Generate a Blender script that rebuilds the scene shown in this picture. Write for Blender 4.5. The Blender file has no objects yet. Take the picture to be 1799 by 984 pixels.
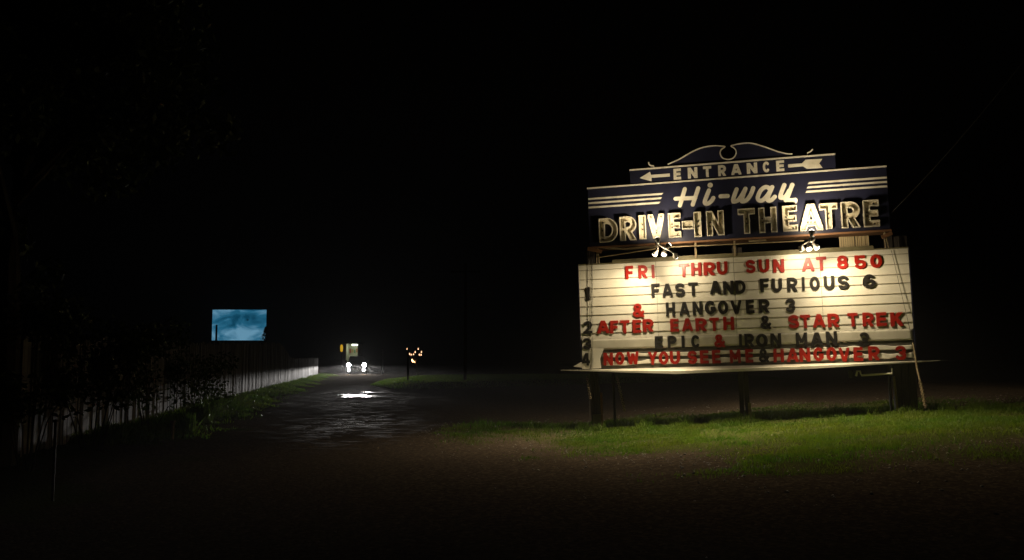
import bpy, bmesh, math, random
import numpy as np
from mathutils import Vector, Matrix, Euler

random.seed(7)
rng = np.random.default_rng(7)
R = math.radians
scene = bpy.context.scene
col = scene.collection

# ------------------------------------------------------------------ camera, sky, exposure
F_PX, CX, CY, CAM_H = 1600.0, 899.5, 492.0, 1.6
PITCH = math.atan(138 / F_PX)
cam = bpy.data.objects.new('camera', bpy.data.cameras.new('camera'))
col.objects.link(cam)
cam.location = (0, 0, CAM_H)
cam.rotation_euler = (math.pi / 2 + PITCH, 0, 0)
cam.data.sensor_width = 36
cam.data.lens = F_PX / 1799 * 36
cam.data.clip_end = 2000
scene.camera = cam

world = bpy.data.worlds.new('World')
scene.world = world
world.use_nodes = True
wn = world.node_tree
sky = wn.nodes.new('ShaderNodeTexSky')
sky.sky_type = 'NISHITA'
sky.sun_disc = False
sky.sun_elevation = R(-5)
sky.sun_rotation = R(160)
wn.links.new(sky.outputs[0], wn.nodes['Background'].inputs[0])
wn.nodes['Background'].inputs[1].default_value = 0.03

scene.view_settings.view_transform = 'Standard'
scene.view_settings.look = 'None'
scene.view_settings.exposure = 0
scene.view_settings.gamma = 1
try:
    scene.cycles.use_denoising = True
    scene.cycles.max_bounces = 6
    scene.cycles.sample_clamp_indirect = 4
    scene.cycles.volume_bounces = 0
except Exception:
    pass

# ------------------------------------------------------------------ geometry of view
CP, SP = math.cos(PITCH), math.sin(PITCH)
def ray(px, py):
    a, b = (px - CX) / F_PX, (CY - py) / F_PX
    return Vector((a, CP - b * SP, SP + b * CP))
CAM = Vector((0, 0, CAM_H))
def at(px, py, Y):                       # the point seen at a pixel, Y metres ahead
    d = ray(px, py)
    return CAM + d * (Y / d.y)

def sstep(a, b, x):
    t = np.clip((np.asarray(x, float) - a) / (b - a), 0, 1)
    return t * t * (3 - 2 * t)

def vnoise(x, y, s=1.0, seed=0):
    x = np.asarray(x, float) * s + seed * 17.3
    y = np.asarray(y, float) * s + seed * 9.1
    xi, yi = np.floor(x), np.floor(y)
    xf, yf = x - xi, y - yi
    def h(a, b):
        v = np.sin(a * 127.1 + b * 311.7) * 43758.5453
        return v - np.floor(v)
    u, v = xf * xf * (3 - 2 * xf), yf * yf * (3 - 2 * yf)
    return (h(xi, yi) * (1 - u) + h(xi + 1, yi) * u) * (1 - v) + (h(xi, yi + 1) * (1 - u) + h(xi + 1, yi + 1) * u) * v

ISLAND = [(-9.2, 63), (-8.6, 55), (-6.2, 47.5), (-3, 48.5), (3.6, 56), (10, 62), (22, 70), (22, 82), (4, 79), (-7, 76), (-9.6, 70)]
def inside_dist(poly, x, y):             # signed distance, positive inside
    x, y = np.asarray(x, float), np.asarray(y, float)
    dmin = np.full(x.shape, 1e9)
    ins = np.zeros(x.shape, bool)
    n = len(poly)
    for i in range(n):
        (ax, ay), (bx, by) = poly[i], poly[(i + 1) % n]
        ex, ey = bx - ax, by - ay
        t = np.clip(((x - ax) * ex + (y - ay) * ey) / (ex * ex + ey * ey), 0, 1)
        dmin = np.minimum(dmin, np.hypot(x - ax - t * ex, y - ay - t * ey))
        c = (ay > y) != (by > y)
        xx = ax + (y - ay) / ((by - ay) if by != ay else 1e-9) * ex
        ins ^= c & (x < xx)
    return np.where(ins, dmin, -dmin)

FA, FB = Vector((-7.2, 12.0)), Vector((-17.0, 80.0))       # the fence line on the ground
FD = (FB - FA).normalized()
FN = Vector((-FD.y, FD.x))                                  # points away from the lane (left)
def fence_off(x, y):                                        # metres from the fence towards the lane
    return -((np.asarray(x) - FA.x) * FN.x + (np.asarray(y) - FA.y) * FN.y)

def terrain(x, y):
    x, y = np.asarray(x, float), np.asarray(y, float)
    m = 0.074 * np.clip(x - 1.6, 0, 11) * sstep(6, 14, y) * (1 - sstep(30, 50, y))
    isl = 0.28 * sstep(-0.2, 3.2, inside_dist(ISLAND, x, y))
    fo = fence_off(x, y)
    ver = 0.12 * (1 - sstep(0.3, 2.2, fo))
    und = 0.05 * (vnoise(x, y, 0.35, 1) - 0.5) * sstep(4, 9, y)
    return m + isl + ver + und

def ground_at(px, py):
    d = ray(px, py)
    t = 5.0
    prev = t
    while t < 400:
        p = CAM + d * t
        if p.z < float(terrain(p.x, p.y)):
            lo, hi = prev, t
            for _ in range(24):
                mid = (lo + hi) / 2
                p = CAM + d * mid
                if p.z < float(terrain(p.x, p.y)): hi = mid
                else: lo = mid
            return CAM + d * hi
        prev = t
        t += 0.2
    return CAM + d * t

# ------------------------------------------------------------------ materials
def new_mat(name):
    m = bpy.data.materials.new(name)
    m.use_nodes = True
    nt = m.node_tree
    return m, nt, nt.nodes['Principled BSDF']

def mat(name, c1, c2=None, scale=8.0, rough=0.7, bump=0.0, stretch=(1, 1, 1), metal=0.0, detail=6, ramp=(0.35, 0.7), spec=0.5):
    m, nt, b = new_mat(name)
    b.inputs['Roughness'].default_value = rough
    b.inputs['Metallic'].default_value = metal
    b.inputs['Specular IOR Level'].default_value = spec
    if c2 is None:
        c2 = tuple(v * 0.7 for v in c1)
    tc = nt.nodes.new('ShaderNodeTexCoord')
    mp = nt.nodes.new('ShaderNodeMapping')
    mp.inputs['Scale'].default_value = stretch
    nt.links.new(tc.outputs['Object'], mp.inputs['Vector'])
    nz = nt.nodes.new('ShaderNodeTexNoise')
    nz.inputs['Scale'].default_value = scale
    nz.inputs['Detail'].default_value = detail
    nt.links.new(mp.outputs[0], nz.inputs['Vector'])
    cr = nt.nodes.new('ShaderNodeValToRGB')
    cr.color_ramp.elements[0].position = ramp[0]
    cr.color_ramp.elements[1].position = ramp[1]
    cr.color_ramp.elements[0].color = (*c1, 1)
    cr.color_ramp.elements[1].color = (*c2, 1)
    nt.links.new(nz.outputs['Fac'], cr.inputs['Fac'])
    nt.links.new(cr.outputs[0], b.inputs['Base Color'])
    if bump:
        bp = nt.nodes.new('ShaderNodeBump')
        bp.inputs['Strength'].default_value = bump
        bp.inputs['Distance'].default_value = 0.01
        nt.links.new(nz.outputs['Fac'], bp.inputs['Height'])
        nt.links.new(bp.outputs[0], b.inputs['Normal'])
    return m

def emit(name, c, s):
    m, nt, b = new_mat(name)
    b.inputs['Base Color'].default_value = (*[min(v, 0.9) for v in c], 1)
    b.inputs['Emission Color'].default_value = (*c, 1)
    b.inputs['Emission Strength'].default_value = s
    return m

M = {}
M['cream'] = mat('cream_panel', (0.80, 0.77, 0.66), (0.70, 0.65, 0.52), 1.6, 0.55, 0.03, ramp=(0.4, 0.75))
M['worn_sheet'] = mat('worn_sheet', (0.62, 0.59, 0.49), (0.46, 0.43, 0.34), 2.2, 0.6, 0.25, (1, 1, 0.6))
M['rail'] = mat('rail_metal', (0.34, 0.30, 0.22), (0.20, 0.17, 0.11), 5, 0.5)
M['backing'] = mat('olive_backing', (0.075, 0.075, 0.055), (0.13, 0.12, 0.085), 7, 0.8)
M['navy'] = mat('navy_paint', (0.019, 0.021, 0.050), (0.013, 0.014, 0.030), 2.0, 0.42, 0.04)
M['white_paint'] = mat('aged_white_paint', (0.80, 0.76, 0.65), (0.58, 0.51, 0.38), 5, 0.5, ramp=(0.45, 0.8))
M['channel'] = mat('channel_enamel', (0.66, 0.60, 0.46), (0.42, 0.36, 0.24), 6, 0.38, ramp=(0.4, 0.8))
M['channel_rim'] = mat('channel_rim', (0.74, 0.70, 0.58), (0.55, 0.48, 0.36), 9, 0.35)
M['dark_metal'] = mat('dark_metal', (0.035, 0.032, 0.028), (0.06, 0.05, 0.04), 9, 0.5, 0, metal=0.3)
M['grey_metal'] = mat('galvanised_metal', (0.38, 0.37, 0.35), (0.25, 0.24, 0.22), 12, 0.45, 0, metal=0.5)
M['rust_wood'] = mat('weathered_orange_wood', (0.26, 0.125, 0.055), (0.15, 0.075, 0.04), 5, 0.75, 0.2, (0.5, 4, 4))
M['dry_wood'] = mat('dry_wood', (0.36, 0.28, 0.16), (0.22, 0.16, 0.09), 6, 0.75, 0.2, (0.5, 3, 3))
M['post_wood'] = mat('tarred_post_wood', (0.055, 0.045, 0.036), (0.025, 0.021, 0.018), 9, 0.85, 0.5, (5, 5, 0.4))
M['red_letter'] = mat('red_plastic', (0.38, 0.016, 0.007), (0.30, 0.012, 0.005), 4, 0.38)
M['black_letter'] = mat('black_plastic', (0.012, 0.011, 0.010), (0.022, 0.020, 0.017), 4, 0.6, spec=.2)
M['beige_siding'] = mat('beige_siding', (0.55, 0.45, 0.26), (0.46, 0.36, 0.20), 6, 0.6, 0, (3, 3, 0.3))
M['olive_rail'] = mat('olive_rail', (0.20, 0.18, 0.09), (0.13, 0.11, 0.06), 8, 0.6)
M['fence'] = mat('grey_fence_boards', (0.25, 0.22, 0.19), (0.075, 0.066, 0.058), 3.6, 0.85, 0.25, (3.1, 3.1, 0.12), ramp=(0.41, 0.62))
M['bark'] = mat('bark', (0.06, 0.05, 0.04), (0.03, 0.025, 0.02), 14, 0.9, 0.6, (3, 3, 0.5))
M['leaf'] = mat('leaf_green', (0.045, 0.075, 0.022), (0.075, 0.095, 0.03), 2.5, 0.6)
M['weed'] = mat('weed_green', (0.075, 0.14, 0.02), (0.11, 0.16, 0.03), 5, 0.6)
M['grass'] = mat('grass_blades', (0.064, 0.155, 0.005), (0.130, 0.170, 0.014), 0.9, 0.55, ramp=(0.35, 0.7), spec=0.3)
def translucent(m, f):
    nt = m.node_tree; b = nt.nodes['Principled BSDF']
    tr = nt.nodes.new('ShaderNodeBsdfTranslucent'); mx = nt.nodes.new('ShaderNodeMixShader'); mx.inputs[0].default_value = f
    src = b.inputs['Base Color'].links[0].from_socket
    nt.links.new(src, tr.inputs['Color']); nt.links.new(b.outputs[0], mx.inputs[1]); nt.links.new(tr.outputs[0], mx.inputs[2])
    nt.links.new(mx.outputs[0], nt.nodes['Material Output'].inputs['Surface'])
for k_, f_ in (('grass', .45), ('weed', .4), ('leaf', .2)): translucent(M[k_], f_)
M['stone'] = mat('gravel_stone', (0.15, 0.13, 0.11), (0.30, 0.27, 0.23), 3, 0.7)
M['black_paint'] = mat('black_car_paint', (0.012, 0.012, 0.014), (0.02, 0.02, 0.022), 3, 0.25)
M['rubber'] = mat('rubber', (0.02, 0.02, 0.02), (0.03, 0.03, 0.03), 10, 0.8)
M['chrome'] = mat('dull_chrome', (0.45, 0.45, 0.46), (0.35, 0.35, 0.36), 6, 0.25, metal=0.9)
M['dark_glass'] = mat('dark_glass', (0.01, 0.012, 0.014), (0.015, 0.016, 0.018), 2, 0.05)
M['concrete'] = mat('concrete', (0.28, 0.27, 0.25), (0.20, 0.19, 0.18), 5, 0.9, 0.3)
M['lamp_glass'] = emit('lit_flood_bulb', (1.0, 0.93, 0.80), 14)
M['lamp_dim'] = emit('lit_flood_bulb_rim', (1.0, 0.86, 0.62), 3.5)
M['headlight'] = emit('lit_headlight', (0.93, 0.96, 1.0), 90)
M['fog_light'] = emit('lit_fog_light', (0.93, 0.96, 1.0), 45)
M['string_bulb'] = emit('lit_string_bulb', (1.0, 0.55, 0.30), 2.6)
M['string_bulb_hot'] = emit('lit_string_bulb_hot', (1.0, 0.50, 0.22), 6.0)
M['yellow_lit'] = emit('yellow_lit_panel', (0.75, 0.42, 0.02), 0.75)
M['tube_lit'] = emit('fluorescent_lit', (0.90, 0.95, 0.78), 5.0)

# ------------------------------------------------------------------ object helpers
def link(name, me, m=None, parent=None, smooth=False):
    o = bpy.data.objects.new(name, me)
    col.objects.link(o)
    if m is not None and not me.materials:
        me.materials.append(m)
    if parent is not None:
        o.parent = parent
    if smooth:
        me.polygons.foreach_set('use_smooth', [True] * len(me.polygons))
    return o
def tag(o, label=None, cat=None, group=None, kind=None):
    if label: o['label'] = label
    if cat: o['category'] = cat
    if group: o['group'] = group
    if kind: o['kind'] = kind
    return o
def empty(name, loc=(0, 0, 0), rz=0.0, label=None, cat=None, group=None):
    o = bpy.data.objects.new(name, None)
    o.empty_display_size = 0.2
    col.objects.link(o)
    o.location = loc
    o.rotation_euler = (0, 0, rz)
    return tag(o, label, cat, group)

class MB:
    """collects shapes into one mesh"""
    def __init__(s): s.bm = bmesh.new()
    def box(s, lo, hi, rot=None, piv=None):
        v = [s.bm.verts.new((x, y, z)) for x in (lo[0], hi[0]) for y in (lo[1], hi[1]) for z in (lo[2], hi[2])]
        for f in ((0, 1, 3, 2), (4, 6, 7, 5), (0, 4, 5, 1), (2, 3, 7, 6), (0, 2, 6, 4), (1, 5, 7, 3)):
            s.bm.faces.new([v[i] for i in f])
        if rot is not None:
            piv = Vector(piv) if piv is not None else (Vector(lo) + Vector(hi)) / 2
            for q in v: q.co = rot @ (q.co - piv) + piv
        return v
    def tube(s, pts, r, n=8, cap=True):
        pts = [Vector(p) for p in pts]
        rs = r if isinstance(r, (list, tuple)) else [r] * len(pts)
        rings = []
        for i, p in enumerate(pts):
            d = (pts[min(i + 1, len(pts) - 1)] - pts[max(i - 1, 0)]).normalized()
            a = d.cross(Vector((0, 0, 1)))
            if a.length < 0.05: a = d.cross(Vector((1, 0, 0)))
            a.normalize(); b = d.cross(a)
            rings.append([s.bm.verts.new(p + (a * math.cos(t) + b * math.sin(t)) * rs[i]) for t in [2 * math.pi * k / n for k in range(n)]])
        for A, B in zip(rings, rings[1:]):
            for k in range(n): s.bm.faces.new((A[k], A[(k + 1) % n], B[(k + 1) % n], B[k]))
        if cap:
            s.bm.faces.new(rings[0][::-1]); s.bm.faces.new(rings[-1])
    def lathe(s, prof, origin, axis, n=16):
        """prof: (distance along the axis, radius)"""
        o, d = Vector(origin), Vector(axis).normalized()
        s.tube([o + d * t for t, _ in prof], [max(r, 1e-4) for _, r in prof], n)
    def prism(s, poly, y0, y1):
        """polygon of (x, z) between y0 (front) and y1"""
        A = [s.bm.verts.new((x, y0, z)) for x, z in poly]
        B = [s.bm.verts.new((x, y1, z)) for x, z in poly]
        n = len(poly)
        s.bm.faces.new(A); s.bm.faces.new(B[::-1])
        for i in range(n): s.bm.faces.new((A[(i + 1) % n], A[i], B[i], B[(i + 1) % n]))
    def ribbon(s, pts, w, y0, y1):
        """flat band of width w along (x, z) points"""
        pts = [Vector(p) for p in pts]
        L, Rr = [], []
        for i, p in enumerate(pts):
            d = (pts[min(i + 1, len(pts) - 1)] - pts[max(i - 1, 0)]).normalized()
            nn = Vector((-d.y, d.x)) * w / 2
            L.append(p + nn); Rr.append(p - nn)
        for i in range(len(pts) - 1):
            q = [L[i], L[i + 1], Rr[i + 1], Rr[i]]
            F = [s.bm.verts.new((a.x, y0, a.y)) for a in q]
            Bk = [s.bm.verts.new((a.x, y1, a.y)) for a in q]
            s.bm.faces.new(F)
            s.bm.faces.new((F[1], F[0], Bk[0], Bk[1])); s.bm.faces.new((F[3], F[2], Bk[2], Bk[3]))
            if i == 0: s.bm.faces.new((F[0], F[3], Bk[3], Bk[0]))
            if i == len(pts) - 2: s.bm.faces.new((F[2], F[1], Bk[1], Bk[2]))
    def sphere(s, c, r, n=10, m=7, sq=(1, 1, 1)):
        bmesh.ops.create_uvsphere(s.bm, u_segments=n, v_segments=m, radius=r,
                                  matrix=Matrix.Translation(c) @ Matrix.Diagonal((*sq, 1)))
    def mesh(s, name, fix=True):
        if fix: bmesh.ops.recalc_face_normals(s.bm, faces=s.bm.faces)
        me = bpy.data.meshes.new(name)
        s.bm.to_mesh(me); s.bm.free()
        return me
    def build(s, name, m, parent=None, smooth=False, fix=True):
        return link(name, s.mesh(name, fix), m, parent, smooth)

def mesh_np(name, verts, faces_flat, sizes):
    me = bpy.data.meshes.new(name)
    me.vertices.add(len(verts)); me.vertices.foreach_set('co', np.asarray(verts, np.float32).ravel())
    me.loops.add(len(faces_flat)); me.loops.foreach_set('vertex_index', np.asarray(faces_flat, np.int32))
    me.polygons.add(len(sizes))
    me.polygons.foreach_set('loop_start', np.concatenate([[0], np.cumsum(sizes)[:-1]]).astype(np.int32))
    me.update(calc_edges=True)
    me.validate()
    return me

# ------------------------------------------------------------------ ground
GRASS_POLY = [tuple(ground_at(px, py)[:2]) for px, py in
              [(760, 762), (930, 788), (1100, 803), (1300, 822), (1500, 820), (1790, 800), (2050, 780), (2050, 700), (1790, 704), (1560, 706), (1320, 717), (1050, 742), (800, 750)]]
def grass_mask(x, y):
    x, y = np.asarray(x, float), np.asarray(y, float)
    n = (vnoise(x, y, 0.8, 3) - 0.5) * 2.2 + (vnoise(x, y, 3.0, 4) - 0.5) * 1.2
    a = sstep(-0.6, 1.6, inside_dist(GRASS_POLY, x, y) + n)
    a = a * (.1 + .9 * sstep(-1.6, 2.6, x + 1.2 * n))
    b = sstep(-0.2, 0.7, inside_dist(ISLAND, x, y) + 0.3 * n)
    fo = fence_off(x, y)
    c = 1 - sstep(0.6, 1.8, fo + 0.9 * n + 0.03 * np.clip(40 - y, -20, 10) * -1)
    return np.maximum(np.maximum(a, b), c)

def sheet(xs, ys):
    X, Y = np.meshgrid(xs, ys)
    Z = terrain(X, Y)
    nx, ny = len(xs), len(ys)
    V = np.stack([X.ravel(), Y.ravel(), Z.ravel()], 1)
    i = (np.arange(ny - 1)[:, None] * nx + np.arange(nx - 1)[None]).ravel()
    Fc = np.stack([i, i + 1, i + nx + 1, i + nx], 1)
    me = mesh_np('ground', V, Fc.ravel(), np.full(len(Fc), 4))
    at_ = me.attributes.new('turf', 'FLOAT', 'POINT')
    at_.data.foreach_set('value', grass_mask(V[:, 0], V[:, 1]).astype(np.float32))
    wt = me.attributes.new('wetness', 'FLOAT', 'POINT')
    wv = np.exp(-((V[:, 0] + 3.7 + .07 * (V[:, 1] - 22)) / 1.0) ** 2 - ((V[:, 1] - 22.8) / 2.6) ** 2) + .5 * np.exp(-((V[:, 0] + 6.3) / 2.2) ** 2 - ((V[:, 1] - 39) / 7) ** 2)
    wt.data.foreach_set('value', wv.astype(np.float32))
    me.polygons.foreach_set('use_smooth', [True] * len(me.polygons))
    return me
xs = np.concatenate([[-500, -250, -120, -60, -40], np.arange(-30, 30.01, 0.3), [40, 60, 120, 250, 500]])
ys = np.concatenate([[-60, -20, -5], np.arange(2, 90, 0.3), np.arange(90, 130, 2), [150, 200, 300, 450, 700]])
me = sheet(xs, ys)

def ground_material():
    m, nt, b = new_mat('wet_gravel_and_turf')
    L = nt.links.new
    tc = nt.nodes.new('ShaderNodeTexCoord')
    def noise(sc, det=6, rough=0.6, scale=(1, 1, 1)):
        mp = nt.nodes.new('ShaderNodeMapping'); mp.inputs['Scale'].default_value = scale
        L(tc.outputs['Object'], mp.inputs[0])
        n = nt.nodes.new('ShaderNodeTexNoise'); n.inputs['Scale'].default_value = sc
        n.inputs['Detail'].default_value = det; n.inputs['Roughness'].default_value = rough
        L(mp.outputs[0], n.inputs['Vector'])
        return n.outputs['Fac']
    def ramp(src, p0, c0, p1, c1):
        r = nt.nodes.new('ShaderNodeValToRGB')
        r.color_ramp.elements[0].position = p0; r.color_ramp.elements[1].position = p1
        r.color_ramp.elements[0].color = (*c0, 1); r.color_ramp.elements[1].color = (*c1, 1)
        L(src, r.inputs[0]); return r.outputs[0]
    def mix(f, a, c):
        x = nt.nodes.new('ShaderNodeMix'); x.data_type = 'RGBA'
        L(f, x.inputs[0]); L(a, x.inputs[6]); L(c, x.inputs[7]); return x.outputs[2]
    def math_(op, a, c=None, v=None):
        x = nt.nodes.new('ShaderNodeMath'); x.operation = op
        L(a, x.inputs[0])
        if c is not None: L(c, x.inputs[1])
        if v is not None: x.inputs[1].default_value = v
        return x.outputs[0]
    big = noise(0.45, 4)
    fine = noise(14, 8, 0.75)
    vo = nt.nodes.new('ShaderNodeTexVoronoi'); vo.inputs['Scale'].default_value = 22
    L(tc.outputs['Object'], vo.inputs['Vector'])
    stones = ramp(vo.outputs['Color'], 0.2, (0.042, 0.034, 0.025), 0.95, (0.16, 0.125, 0.088))
    dirt = ramp(fine, 0.3, (0.036, 0.027, 0.020), 0.75, (0.115, 0.083, 0.058))
    grav = mix(ramp(fine, 0.42, (0, 0, 0), 0.6, (1, 1, 1)), dirt, stones)
    turf = ramp(fine, 0.3, (0.030, 0.040, 0.010), 0.7, (0.070, 0.080, 0.022))
    a = nt.nodes.new('ShaderNodeAttribute'); a.attribute_name = 'turf'
    L(mix(a.outputs['Fac'], grav, turf), b.inputs['Base Color'])
    wet = ramp(noise(2.2, 5, 0.7, (0.6, 1.6, 1)), 0.53, (0, 0, 0), 0.66, (1, 1, 1))
    dry = math_('SUBTRACT', a.outputs['Fac'], None, 1.0)
    dry = math_('MULTIPLY', dry, None, -1.0)
    wa = nt.nodes.new('ShaderNodeAttribute'); wa.attribute_name = 'wetness'
    wet = math_('MULTIPLY', math_('MULTIPLY', wet, dry), wa.outputs['Fac'])
    rg = nt.nodes.new('ShaderNodeMapRange')
    L(wet, rg.inputs[0]); rg.inputs[3].default_value = 0.9; rg.inputs[4].default_value = 0.62
    L(rg.outputs[0], b.inputs['Roughness'])
    L(math_('MULTIPLY', wet, None, 0.028), b.inputs['Specular IOR Level'])
    h = math_('ADD', math_('MULTIPLY', fine, None, 0.6), math_('MULTIPLY', vo.outputs['Distance'], None, -0.5))
    bs = nt.nodes.new('ShaderNodeMapRange'); L(wet, bs.inputs[0]); bs.inputs[3].default_value = 0.35; bs.inputs[4].default_value = 0.25
    bp = nt.nodes.new('ShaderNodeBump'); bp.inputs['Distance'].default_value = 0.035
    L(bs.outputs[0], bp.inputs['Strength']); L(h, bp.inputs['Height']); L(bp.outputs[0], b.inputs['Normal'])
    return m
M['ground'] = ground_material()
g = link('ground', me, M['ground']); tag(g, kind='structure')

# puddle lying in the lane in front of the truck
def blob_sheet(name, cx, cy, rx, ry, z, seed, m):
    n = 64
    bm = bmesh.new(); vs = []
    rr = random.Random(seed)
    ph = [rr.uniform(0, 6.28) for _ in range(6)]
    for k in range(n):
        t = 2 * math.pi * k / n
        r = 1 + 0.26 * math.sin(2 * t + ph[0]) + 0.2 * math.sin(3 * t + ph[1]) + 0.15 * math.sin(5 * t + ph[2]) + 0.12 * math.sin(9 * t + ph[3]) + .08 * math.sin(15 * t + ph[4])
        x, y = cx + rx * r * math.cos(t), cy + ry * r * math.sin(t)
        vs.append(bm.verts.new((x, y, z)))
    bm.faces.new(vs)
    me = bpy.data.meshes.new(name); bm.to_mesh(me); bm.free()
    return link(name, me, m)
def water_mat():
    m, nt, b = new_mat('puddle_water')
    b.inputs['Base Color'].default_value = (0.02, 0.018, 0.015, 1)
    b.inputs['Roughness'].default_value = 0.40; b.inputs["Specular IOR Level"].default_value = 0.09
    tc = nt.nodes.new('ShaderNodeTexCoord')
    n = nt.nodes.new('ShaderNodeTexNoise'); n.inputs['Scale'].default_value = 5; n.inputs['Detail'].default_value = 3
    bp = nt.nodes.new('ShaderNodeBump'); bp.inputs['Strength'].default_value = 0.5; bp.inputs['Distance'].default_value = 0.02
    nt.links.new(tc.outputs['Object'], n.inputs[0]); nt.links.new(n.outputs[0], bp.inputs['Height']); nt.links.new(bp.outputs[0], b.inputs['Normal'])
    return m
M['water'] = water_mat()
M['wet'] = M['water'].copy(); M['wet'].name = 'wet_patch'; M['wet'].node_tree.nodes['Principled BSDF'].inputs['Roughness'].default_value = .42; M['wet'].node_tree.nodes['Principled BSDF'].inputs['Specular IOR Level'].default_value = .05
for i, (px, py, rx, ry) in enumerate([(640, 697, .62, 1.25), (617, 694, .55, .5), (628, 695.5, .5, .35), (668, 697.5, .9, .35), (655, 690, .5, .8)]):
    p = ground_at(px, py)
    w = blob_sheet('puddle_water', p.x, p.y, rx, ry, float(terrain(p.x, p.y)) + 0.022, i + 3, M['water'] if i in (0, 2) else M['wet'])
    tag(w, kind='structure')

# ------------------------------------------------------------------ the sign's own frame
UH = Vector((0.9692, -0.2462, 0)).normalized()
ROLL = R(1.6)
SU = UH * math.cos(ROLL) + Vector((0, 0, 1)) * math.sin(ROLL)
SV = Vector((0, 0, 1)) * math.cos(ROLL) - UH * math.sin(ROLL)
SN = SU.cross(SV)                                           # towards the viewer
S0 = at(1023, 647, 20.7)
SM = Matrix(((SU.x, -SN.x, SV.x, S0.x), (SU.y, -SN.y, SV.y, S0.y), (SU.z, -SN.z, SV.z, S0.z), (0, 0, 0, 1)))
def sp(px, py, off=0.0):
    """where a pixel meets the sign's plane, off metres in front of it: (x, z) in the sign's frame"""
    d = ray(px, py)
    o = S0 + SN * off
    t = (o - CAM).dot(SN) / d.dot(SN)
    q = CAM + d * t - S0
    return (q.dot(SU), q.dot(SV))

# ------------------------------------------------------------------ lettering
def sd_box(x, y, x0, y0, x1, y1, h):
    dx, dy = x1 - x0, y1 - y0
    l = math.hypot(dx, dy); ux, uy = dx / l, dy / l
    cx, cy = (x0 + x1) / 2, (y0 + y1) / 2
    a = np.abs((x - cx) * ux + (y - cy) * uy) - l / 2
    b = np.abs(-(x - cx) * uy + (y - cy) * ux) - h
    return np.hypot(np.maximum(a, 0), np.maximum(b, 0)) + np.minimum(np.maximum(a, b), 0)
def sd_chain(x, y, pts, h):
    d = np.full(x.shape, 1e9)
    for (x0, y0), (x1, y1) in zip(pts, pts[1:]):
        ex, ey = x1 - x0, y1 - y0
        t = np.clip(((x - x0) * ex + (y - y0) * ey) / (ex * ex + ey * ey + 1e-12), 0, 1)
        d = np.minimum(d, np.hypot(x - x0 - t * ex, y - y0 - t * ey))
    return d - h
def arc(cx, cy, rx, ry, a0, a1, n=22):
    return [(cx + rx * math.cos(R(a0 + (a1 - a0) * k / n)), cy + ry * math.sin(R(a0 + (a1 - a0) * k / n))) for k in range(n + 1)]
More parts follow.
